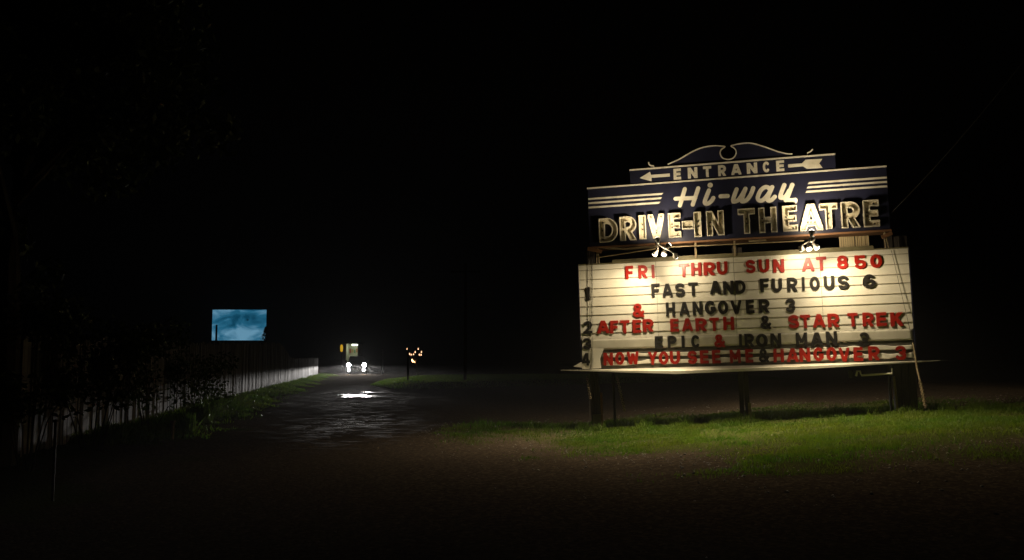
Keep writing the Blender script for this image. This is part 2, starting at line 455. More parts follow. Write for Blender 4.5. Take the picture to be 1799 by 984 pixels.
def glyph(ch, w, t):
    h = t / 2; L, Rr, T, B = h, w - h, 1 - h, h
    q = (1 - 2 * h) / 4
    S, A = [], []                                            # straight strokes, curved strokes
    if ch == 'E': S = [(L, 0, L, 1), (L, T, w, T), (L, .5, w * .93, .5), (L, B, w, B)]
    elif ch == 'F': S = [(L, 0, L, 1), (L, T, w, T), (L, .48, w * .9, .48)]
    elif ch == 'H': S = [(L, 0, L, 1), (Rr, 0, Rr, 1), (L, .5, Rr, .5)]
    elif ch == 'I': S = [(w / 2, 0, w / 2, 1)]
    elif ch == 'T': S = [(0, T, w, T), (w / 2, 0, w / 2, T)]
    elif ch == 'N': S = [(L, 0, L, 1), (Rr, 0, Rr, 1), (L - .05, 1.08, Rr + .05, -.08)]
    elif ch == 'M': S = [(L, 0, L, 1), (Rr, 0, Rr, 1), (L - .04, 1.06, w / 2, .28), (Rr + .04, 1.06, w / 2, .28)]
    elif ch == 'W':
        k = h * .75
        S = [(k - .02, 1.1, .29 * w, -.1), (.25 * w, -.1, .5 * w, .85), (.75 * w, -.1, .5 * w, .85), (w - k + .02, 1.1, .71 * w, -.1)]
    elif ch == 'A': S = [(h * .85 - .04, -.1, w / 2 + .01, 1.08), (w - h * .85 + .04, -.1, w / 2 - .01, 1.08), (w * .25, .29, w * .75, .29)]
    elif ch == 'V': S = [(h * .85 - .04, 1.1, w / 2 + .01, -.08), (w - h * .85 + .04, 1.1, w / 2 - .01, -.08)]
    elif ch == 'Y': S = [(h * .8 - .05, 1.1, w / 2, .42), (w - h * .8 + .05, 1.1, w / 2, .42), (w / 2, 0, w / 2, .5)]
    elif ch == 'K': S = [(L, 0, L, 1), (L, .36, Rr + .05, 1.1), (w * .42, .6, Rr + .05, -.1)]
    elif ch == 'D':
        c = w * .42
        S = [(L, 0, L, 1), (L, T, c, T), (L, B, c, B)]; A = [arc(c, .5, Rr - c, .5 - h, -90, 90)]
    elif ch in 'PR':
        c, m_ = w * .5, .44
        S = [(L, 0, L, 1), (L, T, c, T), (L, m_, c, m_)]; A = [arc(c, (T + m_) / 2, Rr - c, (T - m_) / 2, -90, 90)]
        if ch == 'R': S.append((w * .42, m_ + .05, Rr + .04, -.1))
    elif ch == 'U':
        c = .42
        S = [(L, c, L, 1), (Rr, c, Rr, 1)]; A = [arc(w / 2, c, w / 2 - h, c - h, 180, 360)]
    elif ch in 'O0': A = [arc(w / 2, .5, w / 2 - h, .5 - h, 0, 360, 40)]
    elif ch == 'C': A = [arc(w / 2, .5, w / 2 - h, .5 - h, 48, 312, 34)]
    elif ch == 'G':
        A = [arc(w / 2, .5, w / 2 - h, .5 - h, 48, 330, 34)]; S = [(w * .52, .44, w, .44), (Rr, .2, Rr, .44)]
    elif ch == 'S': A = [arc(w / 2, .5 + q, w / 2 - h, q, 25, 270), arc(w / 2, .5 - q, w / 2 - h, q, 90, -155)]
    elif ch == '3': A = [arc(w / 2, .5 + q, w / 2 - h, q, 155, -90), arc(w / 2, .5 - q, w / 2 - h, q, 90, -155)]
    elif ch == '8': A = [arc(w / 2, .5 + q, w / 2 - h * 1.2, q, 0, 360), arc(w / 2, .5 - q, w / 2 - h, q, 0, 360)]
    elif ch == '6':
        yc = .33
        A = [arc(w / 2, yc, w / 2 - h, yc - h, 0, 360), arc(w / 2 + .02, yc, w / 2 - h + .02, T - yc, 58, 180)]
    elif ch == '5':
        S = [(L, T, w * .92, T), (L, 1, L * .9, .48)]; A = [arc(w * .48, .33, w * .52 - h, .33 - h, 145, -150)]
    elif ch == '1': S = [(w / 2, 0, w / 2, 1), (w / 2, T, w * .1, .74)]
    elif ch == '2':
        A = [arc(w / 2, .68, w / 2 - h, .32 - h, 165, -35)]; S = [(w * .78, .55, L, .1), (0, B, w, B)]
    elif ch == '4': S = [(w * .68, 0, w * .68, 1), (w * .62, 1, .06, .3), (0, .3, w, .3)]
    elif ch == '&':
        A = [arc(w * .44, .75, w * .22, .25 - h * .8, 0, 360), arc(w * .42, .27, w * .42 - h, .27 - h, 0, 360), ]
        S = [(w * .3, .66, w * .98, -.04), (w * .62, .12, w * .97, .46)]
    elif ch == '-': S = [(0, .5, w, .5)]
    def f(x, y):
        d = np.full(x.shape, 1e9)
        for s_ in S: d = np.minimum(d, sd_box(x, y, *s_, h))
        for c_ in A: d = np.minimum(d, sd_chain(x, y, c_, h))
        cl = np.maximum(np.maximum(-x, x - w), np.maximum(-y, y - 1))
        return np.maximum(d, cl)
    return f

def sdf_mesh(name, f, x0, x1, y0, y1, step, d0, d1, merge=None):
    """solid of the region f<0, from y=-d0 (back) to y=-d1 (front); plane axes x, z"""
    nx, ny = int(math.ceil((x1 - x0) / step)) + 1, int(math.ceil((y1 - y0) / step)) + 1
    gx, gy = np.linspace(x0, x1, nx), np.linspace(y0, y1, ny)
    X, Y = np.meshgrid(gx, gy)
    Fv = f(X, Y)
    Fv = np.where(np.abs(Fv) < 1e-6, 1e-6, Fv)
    verts, idx, faces, edges = [], {}, [], []
    def V(key, x, y):
        if key not in idx:
            idx[key] = len(verts); verts.append((x, y))
        return idx[key]
    for j in range(ny - 1):
        row = Fv[j:j + 2]
        for i in range(nx - 1):
            c = [(i, j), (i + 1, j), (i + 1, j + 1), (i, j + 1)]
            v = [row[0, i], row[0, i + 1], row[1, i + 1], row[1, i]]
            if min(v) > 0: continue
            poly = []
            for k in range(4):
                a, b = c[k], c[(k + 1) % 4]; va, vb = v[k], v[(k + 1) % 4]
                if va < 0: poly.append((V(('p', a), gx[a[0]], gy[a[1]]), 0))
                if (va < 0) != (vb < 0):
                    t = va / (va - vb)
                    key = ('e', min(a, b), max(a, b))
                    poly.append((V(key, gx[a[0]] + t * (gx[b[0]] - gx[a[0]]), gy[a[1]] + t * (gy[b[1]] - gy[a[1]])), 1 if va < 0 else 2))
            n = len(poly)
            if n < 3: continue
            faces.append([p[0] for p in poly])
            for k in range(n):
                if poly[k][1] == 1 and poly[(k + 1) % n][1] == 2: edges.append((poly[k][0], poly[(k + 1) % n][0]))
            # edges of the domain's border are never inside: the margin is kept positive
    nv = len(verts)
    vv = [(x, -d1, y) for x, y in verts] + [(x, -d0, y) for x, y in verts]
    ff = [list(p) for p in faces] + [[b, a, a + nv, b + nv] for a, b in edges]
    me = bpy.data.meshes.new(name)
    me.from_pydata(vv, [], ff)
    me.update()
    return me

GW = {'I': .26, '1': .34, 'M': .88, 'W': .92, 'A': .8, 'N': .76, 'E': .62, 'F': .6, 'T': .72, '&': .8, 'Y': .74, 'V': .78, '-': .4}
_gcache = {}
def glyph_mesh(ch, t, d0, d1, mkey, name):
    k = (ch, t, d0, d1, mkey)
    if k not in _gcache:
        w = GW.get(ch, .72)
        me = sdf_mesh(name, glyph(ch, w, t), -.06, w + .06, -.06, 1.06, 0.027, d0, d1)
        me.materials.append(M[mkey])
        _gcache[k] = (me, w)
    return _gcache[k]

# ------------------------------------------------------------------ the big sign
sign = empty('theatre_sign', label='tall drive-in theatre sign with navy upper panels and cream letter board, standing on grass', cat='sign')
sign.matrix_world = SM
sign.rotation_mode = 'XYZ'

# letter board: olive backing, cream sheets, rails
bl, br, tr, tl = sp(1024, 648), sp(1607, 634), sp(1595, 436), sp(1021, 464)
X0, X1, ZT = 0.0, (br[0] + tr[0]) / 2, (tl[1] + tr[1]) / 2
ZB = (bl[1] + br[1]) / 2 - 0.02
mb = MB(); mb.box((X0, 0.02, ZB), (X1, 0.20, ZT)); board = mb.build('letter_board', M['backing'], sign)
def lz(pyl, pyr):                                            # height of a level line from its two image ends
    return (sp(1030, pyl)[1] + sp(1600, pyr)[1]) / 2
sx = [X0 - 0.01, sp(1155, 540)[0], sp(1292, 530)[0], sp(1444, 520)[0], X1 + 0.01]
zrow5 = lz(593.5, 581)
mb = MB()
for a, b in zip(sx, sx[1:]):
    mb.box((a + 0.004, -0.002, zrow5), (b - 0.004, 0.018, ZT - 0.02))
mb.build('cream_face', M['cream'], board)
zl = [lz(a, b) for a, b in zip((472.5, 489, 505, 519.5, 536, 551.7, 567, 583), (448.5, 466, 484, 499, 517.6, 534, 551.7, 569))]
mb = MB()
for z in zl:
    mb.box((X0 - 0.008, -0.015, z - 0.0065), (X1 + 0.008, -0.003, z + 0.0065))
mb.build('letter_rail', M['rail'], board)
zA0, zA1 = lz(612, 601), lz(620, 609)
zB0, zB1 = lz(627, 616), lz(633, 622)
zC0, zC1 = lz(641.5, 629.5), lz(648, 634)
xi = sp(1060, 625)[0]
# wrinkled grey sheet of the fifth row
def wavy_sheet(name, x0, x1, z0, z1, off, amp, m, parent, seed, nx=90, nz=6, ragged=0.0):
    gx, gz = np.linspace(x0, x1, nx), np.linspace(0, 1, nz)
    X, Z = np.meshgrid(gx, gz)
    zz0 = z0 + ragged * (vnoise(X, X * 0, 4, seed) - .5); zz1 = z1 + ragged * (vnoise(X, X * 0, 5, seed + 1) - .5)
    ZZ = zz0 + (zz1 - zz0) * Z
    Yy = -off - amp * (vnoise(X, ZZ, 2.3, seed) + .5 * vnoise(X, ZZ, 6, seed + 2))
    V = np.stack([X.ravel(), Yy.ravel(), ZZ.ravel()], 1)
    i = (np.arange(nz - 1)[:, None] * nx + np.arange(nx - 1)[None]).ravel()
    Fc = np.stack([i, i + 1, i + nx + 1, i + nx], 1)
    me = mesh_np(name, V, Fc.ravel(), np.full(len(Fc), 4))
    o = link(name, me, m, parent)
    md = o.modifiers.new('thickness', 'SOLIDIFY'); md.thickness = 0.004; md.offset = -1
    return o
wavy_sheet('loose_sheet', X0 + 0.02, X1 - 0.005, zA0, zrow5 - 0.004, -0.002, 0.006, M['worn_sheet'], board, 5)
wavy_sheet('torn_strip', xi + 0.02, X1 - 0.01, zB0, zA1, -0.002, 0.006, M['cream'], board, 9, ragged=0.03)
wavy_sheet('torn_strip', xi + 0.05, X1 - 0.01, zC0, zB1, -0.002, 0.006, M['cream'], board, 14, ragged=0.05)
# pale patch left of the bottom row and the number strip
mb = MB(); mb.prism([sp(1038, 612), sp(1061, 612), sp(1054, 630), sp(1056, 647), sp(1038, 648)], -0.012, 0.018)
mb.prism([sp(1023, 592), sp(1037, 592), sp(1037, 648), sp(1023, 648)], -0.012, 0.018)
mb.build('number_strip', M['cream'], board)
mb = MB(); mb.box((X0 - 0.02, -0.03, ZB - 0.005), (X0 - 0.012, 0.21, ZT)); mb.build('edge_trim', M['navy'], board); mb = MB(); mb.box((X1 + 0.012, -0.02, ZB), (X1 + 0.03, 0.21, ZT))
mb.build('edge_trim', M['navy'], board)
# flat metal cap along the board's top
zc = [sp(1075, 457), sp(1535, 433)]
mb = MB(); mb.box((X0 - 0.02, 0.0, ZT - 0.018), (X1 + 0.03, 0.24, ZT + 0.012)); mb.box((zc[0][0], 0.06, ZT + 0.014), (zc[1][0], 0.16, ZT + 0.085))
mb.build('top_cap', M['olive_rail'], board)

# folded metal shelf under the board
def sh(px, py, off): a = sp(px, py, off); return (a[0], -off, a[1])
pl, pm, pr = sh(985, 650, 0.10), sh(1187, 652, 0.42), sh(1652, 633, 0.05)
pm2 = sh(1420, 643.5, 0.36)
bz = ZB + 0.005
bm = bmesh.new()
top = [bm.verts.new(v) for v in (pl, pm, pm2, pr, (X1 + 0.02, 0.02, bz + 0.0), (X0 - 0.02, 0.02, bz + 0.0))]
bot = [bm.verts.new((v.co.x, v.co.y, v.co.z - d)) for v, d in zip(top, (0.012, 0.06, 0.055, 0.008, 0.03, 0.03))]
bm.faces.new(top); bm.faces.new(bot[::-1])
for i in range(6): bm.faces.new((top[(i + 1) % 6], top[i], bot[i], bot[(i + 1) % 6]))
bmesh.ops.recalc_face_normals(bm, faces=bm.faces)
me = bpy.data.meshes.new('shelf'); bm.to_mesh(me); bm.free()
link('shelf', me, M['worn_sheet'], sign)
mb = MB(); mb.prism([sp(1008, 644), sp(1022, 636), sp(1026, 646)], -0.06, -0.05); mb.build('bent_flap', M['white_paint'], sign)

# posts
def up_post(name, px0, px1, pytop, pybase, off, depth, m, n=1):
    a = sp(px0, pybase, off); b = sp(px1, pybase, off); c = sp((px0 + px1) / 2, pytop, off)
    mb = MB()
    w = (b[0] - a[0])
    zb = (a[1] + b[1]) / 2 - 0.12
    for k in range(n):
        xa = a[0] + w * k / n
        dz = 0.03 * math.sin(k * 5.1)
        mb.box((xa + 0.006, -off + 0.02 * (k % 2), zb), (xa + w / n - 0.006, -off + depth + 0.02 * (k % 2), c[1] + dz))
    return mb.build(name, m, sign)
up_post('post', 1039, 1054, 440, 752, -0.22, 0.22, M['post_wood'], 2)
up_post('post', 1300, 1319, 432, 738, -0.22, 0.22, M['post_wood'], 2)
up_post('post', 1575, 1614, 412, 722, -0.22, 0.30, M['post_wood'], 3)
up_post('brace_post', 1056, 1060, 690, 748, 0.0, 0.08, M['rust_wood'])
up_post('brace_post', 1077.5, 1082.5, 655, 741, -0.45, 0.10, M['post_wood'])
mb = MB(); a0 = sp(1566, 715, -0.2); a1 = sp(1561, 650, -0.2); mb.tube([(a0[0], 0.2, a0[1] - .1), (a1[0], 0.2, a1[1] + .1)], 0.03); mb.build('brace_pipe', M['dark_metal'], sign)
mb = MB(); a0 = sp(1577, 718, -0.12); a1 = sp(1571, 670, -0.12); mb.tube([(a0[0], 0.12, a0[1] - .1), (a1[0], 0.12, a1[1] + .1)], 0.022); mb.build('brace_pipe', M['dry_wood'], sign)
mb = MB(); mb.box((sp(1041, 728, -0.18)[0], 0.17, sp(1041, 752, -.18)[1]), (sp(1056, 728, -0.18)[0], 0.21, sp(1050, 728, -.18)[1])); mb.build('gusset_plate', M['olive_rail'], sign)
mb = MB(); mb.box((sp(1314, 706, -0.1)[0], 0.10, sp(1314, 738, -.1)[1]), (sp(1319, 706, -0.1)[0], 0.19, sp(1314, 708, -.1)[1])); mb.build('post_repair', M['dry_wood'], sign)
pts = [(1504, 661), (1506, 652), (1511, 652), (1513.5, 659.5), (1567, 656), (1567, 647)]
mb = MB(); mb.tube([(lambda q: (q[0], -0.12, q[1]))(sp(a, b, 0.12)) for a, b in pts], 0.022, 8); mb.build('pipe_bracket', M['white_paint'], sign)
mb = MB(); q0, q1 = sp(1491, 664, 0.0), sp(1498, 651, 0.0); mb.box((q0[0], 0.0, q0[1]), (q1[0], 0.08, q1[1])); mb.build('switch_box', M['dark_metal'], sign)

# upper cabinet
OFF = 0.02
m_tl, m_tr, m_bl, m_br = sp(1033.7, 332, OFF), sp(1558.5, 292, OFF), sp(1034.5, 430, OFF), sp(1563, 407, OFF)
mx0, mx1 = (m_tl[0] + m_bl[0]) / 2, (m_tr[0] + m_br[0]) / 2
mz1, mz0 = (m_tl[1] + m_tr[1]) / 2, (m_bl[1] + m_br[1]) / 2
mb = MB(); mb.box((mx0, -OFF, mz0), (mx1, 0.55, mz1)); main = mb.build('main_panel', M['navy'], sign)
e_tl, e_tr = sp(1106.4, 299.4, OFF), sp(1466.8, 270.9, OFF)
ez1 = (e_tl[1] + e_tr[1]) / 2
mb = MB(); mb.box((e_tl[0], -OFF + .004, mz1 + .004), (e_tr[0], 0.40, ez1)); entr = mb.build('entrance_panel', M['navy'], sign)
def bar(mb, x0, x1, z0, z1, y0, y1): mb.box((x0, y0, z0), (x1, y1, z1))
mb = MB(); bar(mb, mx0 - .01, mx1 + .01, mz1 - .012, mz1 + .022, -OFF - .012, -OFF - .002); mb.build('white_edging', M['white_paint'], main)
mb = MB(); bar(mb, e_tl[0] - .005, e_tr[0] + .005, ez1 - .014, ez1 + .020, -OFF - .012, -OFF + .002); mb.build('white_edging', M['white_paint'], entr)
# speed stripes
for k, (yl, yr, xe) in enumerate([(349.5, 341, 1164), (357, 348.5, 1162), (364.8, 356.4, 1159)]):
    a, b = sp(1034, yl, OFF), sp(xe, yr, OFF); z = (a[1] + b[1]) / 2; t = 0.021
    mb = MB(); mb.prism([(mx0 + .005, z - t), (b[0] - .02, z - t), (b[0] + .015, z + t), (mx0 + .005, z + t)], -OFF - .006, -OFF - .001)
    mb.build('speed_stripe', M['white_paint'], main)
for k, (yl, yr, xs_) in enumerate([(321, 313, 1420), (328.5, 320.5, 1418), (336, 328.5, 1416)]):
    a, b = sp(xs_, yl, OFF), sp(1558, yr, OFF); z = (a[1] + b[1]) / 2; t = 0.021
    mb = MB(); mb.prism([(a[0] - .015, z - t), (mx1 - .005, z - t), (mx1 - .005, z + t), (a[0] + .02, z + t)], -OFF - .006, -OFF - .001)
    mb.build('speed_stripe', M['white_paint'], main)
# script word, painted with a round brush
def c8(pts): return [sp(1160 + x / 6.919, 310 + y / 6.919, OFF) for x, y in pts]
def smooth(pts, n=6):
    out = []
    P = [pts[0]] + list(pts) + [pts[-1]]
    for i in range(1, len(P) - 2):
        for k in range(n):
            t = k / n
            out.append(tuple(0.5 * (2 * P[i][d] + (P[i + 1][d] - P[i - 1][d]) * t + (2 * P[i - 1][d] - 5 * P[i][d] + 4 * P[i + 1][d] - P[i + 2][d]) * t * t + (-P[i - 1][d] + 3 * P[i][d] - 3 * P[i + 1][d] + P[i + 2][d]) * t ** 3) for d in (0, 1)))
    out.append(tuple(pts[-1]))
    return out
script = {
    'H': [[(298, 155), (240, 353)], [(462, 145), (395, 343)], [(186, 272), (425, 262)]],
    'i': [[(592, 170), (545, 290), (545, 328), (580, 330), (620, 300), (645, 262)], [(606, 107), (608, 107)]],
    '-': [[(733, 242), (820, 238)]],
    'w': [[(928, 158), (885, 285), (908, 306), (955, 280), (1003, 210), (1035, 150)], [(1035, 150), (990, 283), (1012, 304), (1062, 275), (1105, 210), (1130, 143)]],
    'a': [[(1345, 165), (1290, 128), (1225, 165), (1185, 255), (1205, 294), (1250, 285), (1310, 220), (1350, 150)], [(1360, 130), (1305, 265), (1318, 296), (1350, 288), (1392, 248)]],
    'y': [[(1508, 105), (1460, 238), (1482, 262), (1530, 235), (1570, 170)], [(1604, 103), (1535, 285)], [(1525, 290), (1600, 290), (1640, 285), (1638, 306)]]}
PXM = (sp(1300, 350, OFF)[0] - sp(1200, 350, OFF)[0]) / 100
for ch, strokes in script.items():
    paths = [c8(smooth(s_) if len(s_) > 2 else s_) for s_ in strokes]
    def f(x, y, paths=paths, ch=ch):
        d = np.full(x.shape, 1e9)
        for k, p_ in enumerate(paths):
            r_ = 3.7 * PXM
            if ch == 'i' and k == 1: r_ = 4.5 * PXM
            d = np.minimum(d, sd_chain(x, y, p_, r_))
        return d
    ax = [p_[0] for q in paths for p_ in q]; az = [p_[1] for q in paths for p_ in q]
    me = sdf_mesh('script_letter', f, min(ax) - .12, max(ax) + .12, min(az) - .12, max(az) + .12, 0.012, OFF + .001, OFF + .006)
    link('script_letter', me, M['white_paint'], main)
# ENTRANCE
ent = [('E', 332, 402), ('N', 465, 555), ('T', 608, 685), ('R', 748, 822), ('A', 870, 963), ('N', 1015, 1113), ('C', 1165, 1230), ('E', 1290, 1365)]
ez = [sp(1120 + 366 / 5.291, 240 + 400 / 5.291, OFF)[1], sp(1120 + 366 / 5.291, 240 + 298 / 5.291, OFF)[1]]
ez_r = [sp(1120 + 1328 / 5.291, 240 + 322 / 5.291, OFF)[1], sp(1120 + 1328 / 5.291, 240 + 222 / 5.291, OFF)[1]]
for ch, a, b in ent:
    f_ = (a - 332) / 960
    xa, xb = sp(1120 + a / 5.291, 295, OFF)[0], sp(1120 + b / 5.291, 295, OFF)[0]
    z0 = ez[0] * (1 - f_) + ez_r[0] * f_; z1 = ez[1] * (1 - f_) + ez_r[1] * f_
    me, w = glyph_mesh(ch, .24, OFF - .002, OFF + .003, 'white_paint', 'painted_letter')
    o = link('painted_letter', me, None, entr)
    o.location = (xa, 0, z0); o.scale = ((xb - xa) / w, 1, z1 - z0)
def c7(pts): return [sp(1120 + x / 5.291, 240 + y / 5.291, OFF) for x, y in pts]
mb = MB(); mb.prism(c7([(20, 386), (116, 326), (127, 356), (300, 343), (301, 372), (131, 383), (131, 417)]), -OFF - .003, -OFF + .002); mb.build('arrow_head', M['white_paint'], entr)
mb = MB(); mb.prism(c7([(1400, 258), (1527, 249), (1562, 215), (1718, 207), (1690, 250), (1720, 292), (1575, 300), (1537, 277), (1401, 288)]), -OFF - .003, -OFF + .002); mb.build('arrow_tail', M['white_paint'], entr)
# scrolled crown
crown_path = smooth(c7([(280, 258), (380, 215), (500, 145), (600, 103), (700, 86), (800, 90)]), 5) + \
    smooth(c7([(815, 95), (778, 122), (768, 158), (790, 198), (840, 213), (890, 198), (916, 158), (908, 118), (868, 88)]), 5) + \
    smooth(c7([(875, 84), (960, 65), (1060, 62), (1180, 95), (1300, 138), (1390, 160), (1440, 161)]), 5)
zb_ = ez1 + .02
poly = [(crown_path[0][0], zb_)] + crown_path + [(crown_path[-1][0], zb_)]
mb = MB(); mb.prism([p_ for p_ in poly], -OFF + .01, 0.06); crown = mb.build('crown_board', M['navy'], sign)
mb = MB(); mb.ribbon(crown_path, 0.026, -OFF - .004, -OFF + .008); mb.build('scroll_trim', M['white_paint'], crown)
for pts in ([(103, 238), (108, 258), (125, 270), (152, 274)], [(1628, 116), (1610, 138), (1578, 153)]):
    q = smooth(c7(pts), 5)
    mb = MB(); mb.ribbon(q, 0.030, -OFF - .004, -OFF + .01); mb.ribbon([q[-1], (q[-1][0], zb_ - .01)], 0.012, -OFF + .012, -OFF + .02); mb.build('scroll_end', M['white_paint'], crown)

# neon channel letters
chan = [('D', 1052, 1085, 383, 425), ('R', 1088.5, 1117.5, 380, 422), ('I', 1122.5, 1134.5, 378, 420), ('V', 1138.5, 1167, 376, 419), ('E', 1174, 1196, 374, 417),
        ('-', 1198, 1218, 388, 402), ('I', 1219, 1232, 372, 416), ('N', 1241, 1272, 370, 413.5),
        ('T', 1296.5, 1327, 366, 410), ('H', 1333, 1365, 364, 408), ('E', 1375, 1401, 361, 406), ('A', 1405, 1445, 358, 405),
        ('T', 1440, 1472, 357, 402), ('R', 1478, 1511, 354, 400), ('E', 1517, 1545, 351, 398)]
CD = 0.10
for ch, xa, xb, ya, yb in chan:
    p0, p1 = sp((xa + xb) / 2, yb, OFF + CD), sp((xa + xb) / 2, ya, OFF + CD)
    ux0, ux1 = sp(xa, (ya + yb) / 2, OFF + CD)[0], sp(xb, (ya + yb) / 2, OFF + CD)[0]
    H = p1[1] - p0[1]; w = (ux1 - ux0) / H
    th = .235 if ch != '-' else 1.0
    if ch == 'I': th = w
    f = glyph(ch, w, th)
    st = 0.017 if ch != '-' else 0.04
    rim = 0.034 if ch != '-' else 0.11
    tray = sdf_mesh('channel_letter', f, -.05, w + .05, -.05, 1.05, st, OFF + .001, OFF + .012)
    o = link('channel_letter', tray, M['channel'], sign)
    o.location = (ux0, 0, p0[1]); o.scale = (H, 1, H)
    fr = lambda x, y, f=f: np.abs(f(x, y) + rim / 2) - rim / 2
    wall = sdf_mesh('channel_rim', fr, -.05, w + .05, -.05, 1.05, st * .8, OFF + .013, OFF + CD)
    link('channel_rim', wall, M['channel_rim'], o)
    # electrode holders for the missing tubes
    spots = {'D': [(.14, .86), (.14, .5), (.14, .14)], 'R': [(.14, .55), (.14, .4)], 'I': [(w / 2, .62), (w / 2, .42)], 'V': [(w / 2, .25), (w / 2, .35), (.12, .9), (w - .12, .9)],
             'E': [(.14, .56), (.14, .42), (w * .7, .88), (w * .7, .12)], '-': [(w * .3, .5), (w * .62, .5)], 'N': [(.14, .55), (.14, .4), (w - .14, .9)], 'T': [(w / 2, .6), (w / 2, .42)],
             'H': [(.14, .58), (.14, .42)], 'A': [(w / 2, .32), (w * .36, .32), (w * .66, .32)]}[ch]
    for x, z in spots:
        mb = MB(); mb.lathe([(0, .034), (.03, .030), (.032, .014), (.06, .014)], (x, -OFF - .012, z), (0, -1, 0), 10)
        mb.build('tube_support', M['dark_metal'], o)

# timber under the cabinet
mb = MB()
mb.box((mx0 - .05, -0.05, mz0 - .045), (mx1 + .02, 0.02, mz0 - .004)); mb.box((mx0, 0.03, mz0 - .04), (mx1, 0.54, mz0 - .006))
mb.build('soffit_boards', M['rust_wood'], sign)
mb = MB()
q = sp(1042, 440, 0.05)
mb.box((q[0] - .12, -.10, q[1] - .04), (q[0] + .20, -.02, q[1] + .04), Matrix.Rotation(R(16), 3, 'Y')); mb.build('broken_plank', M['rust_wood'], sign); mb = MB()
q = sp(1080, 436, 0.0)
mb.box((q[0] - .28, -.02, q[1] - .025), (q[0] + .28, .10, q[1] + .012), Matrix.Rotation(R(7), 3, 'Y')); mb.build('broken_plank', M['dry_wood'], sign); mb = MB()
q = sp(1559, 413, 0.05)
mb.box((q[0] - .12, -.08, q[1] - .04), (q[0] + .10, .0, q[1] + .035), Matrix.Rotation(R(-22), 3, 'Y'))
mb.build('broken_plank', M['rust_wood'], sign)
mb = MB(); q = sp(1128, 434, -0.05); mb.box((q[0] - .35, .05, q[1] - .03), (q[0] + .35, .16, q[1] + .01), Matrix.Rotation(R(-1.5), 3, 'Y')); mb.build('pale_plank', M['dry_wood'], sign)
mb = MB(); q = sp(1331, 423, -0.05); mb.box((q[0] - .19, .05, q[1] - .015), (q[0] + .19, .12, q[1] + .02)); mb.build('pale_plank', M['dry_wood'], sign)
for px, y0, y1, m_ in ((1222.5, 427, 450, 'dry_wood'), (1291, 424, 447, 'dry_wood')):
    a, b = sp(px, y1, -.03), sp(px, y0, -.03)
    mb = MB(); mb.box((a[0] - .022, .03, ZT + .01), (a[0] + .022, .09, mz0 - .046)); mb.build('strut', M[m_], sign)
for px, lean in ((1047, 0.03), (1052, -0.02), (1556, 0.0), (1562, -.06)):
    a = sp(px, 440, -.02)
    mb = MB(); mb.tube([(a[0], .02, ZT + .0), (a[0] + lean, .02, mz0 - .05)], 0.016, 6); mb.build('strut', M['dry_wood'], sign)
# back of the sign's other face, seen through the gap
q0, q1, q2 = sp(1475, 432, -.5), sp(1501, 412, -.5), sp(1526, 432, -.5)
mb = MB()
n_ = 7
for k in range(n_):
    x0 = q0[0] + (q1[0] - q0[0]) * k / n_; mb.box((x0, .5 + .03 * k / n_, ZT - .3), (x0 + (q1[0] - q0[0]) / n_ - .008, .53 + .03 * k / n_, mz0 - .01))
for k in range(n_):
    x0 = q1[0] + .02 + (q2[0] - q1[0]) * k / n_; mb.box((x0, .53 + .02 * (k % 2), ZT - .3), (x0 + (q2[0] - q1[0]) / n_ - .006, .56 + .02 * (k % 2), mz0 - .01))
mb.build('rear_siding', M['beige_siding'], sign)
# conduits in the gap
mb = MB()
def T3(px, py, off): a = sp(px, py, off); return (a[0], -off, a[1])
mb.tube([T3(1053, 452, .06), T3(1100, 445, .12), T3(1152, 437, .2)], 0.014, 8)
mb.tube([T3(1178, 434, .16), T3(1290, 429, .10), T3(1412, 423, .16)], 0.014, 8)
mb.build('conduit', M['dry_wood'], sign)

# ------------------------------------------------------------------ floodlights
FO = 0.80
def spot(name, parent, loc, aim, power, size, blend, color=(1.0, 0.815, 0.53), rad=0.05):
    l = bpy.data.lights.new(name, 'SPOT'); l.energy = power; l.spot_size = R(size); l.spot_blend = blend
    l.color = color; l.shadow_soft_size = rad
    o = bpy.data.objects.new(name, l); col.objects.link(o); o.parent = parent
    o.location = loc
    o.rotation_euler = Vector(aim).to_track_quat('-Z', 'Y').to_euler()
    return o
def cluster(px, py, lamps, label):
    a = sp(px, py, FO)
    t = empty('floodlight_cluster', label=label, cat='floodlight', group='floodlights between the panels of the sign')
    t.matrix_world = SM @ Matrix.Translation((a[0], -FO, a[1]))
    mb = MB()
    mb.lathe([(0, .045), (.08, .045), (.10, .02)], (0, 0, -.02), (0, 0, 1), 12)
    mb.tube([(0, .02, .03), (.0, .25, .06), (0, FO - .02, .05)], 0.016, 8)
    mb.build('arm', M['dark_metal'], t)
    for lx, ly, aim, power, size, hot in lamps:
        q = sp(lx, ly, FO); p = Vector((q[0] - a[0], 0, q[1] - a[1]))
        d = Vector(aim).normalized()
        mb = MB()
        back = p - d * .12
        mb.lathe([(0, .018), (.02, .03), (.06, .034), (.10, .058), (.135, .064), (.14, .060)], back, d, 16)
        mb.tube([(0, 0, 0.02), tuple(back * .5 + Vector((0, -.01, .01))), tuple(back)], 0.012, 6)
        h = mb.build('lamp_holder', M['grey_metal'], t, smooth=True)
        mb = MB()
        mb.lathe([(0, .056), (.012, .054), (.028, .040), (.036, .015), (.037, .001)], p + d * .021, d, 16)
        mb.build('bulb', M['lamp_glass'] if hot else M['lamp_dim'], h, smooth=True)
        spot('flood_beam', h, p + d * .08, d, power, size, 1.0)
    l = bpy.data.lights.new('lamp_spill', 'POINT'); l.energy = 22; l.color = (1.0, 0.79, 0.49); l.shadow_soft_size = 0.06
    o = bpy.data.objects.new('lamp_spill', l); col.objects.link(o); o.parent = t; o.location = (0.05, -0.12, -0.26)
    return t
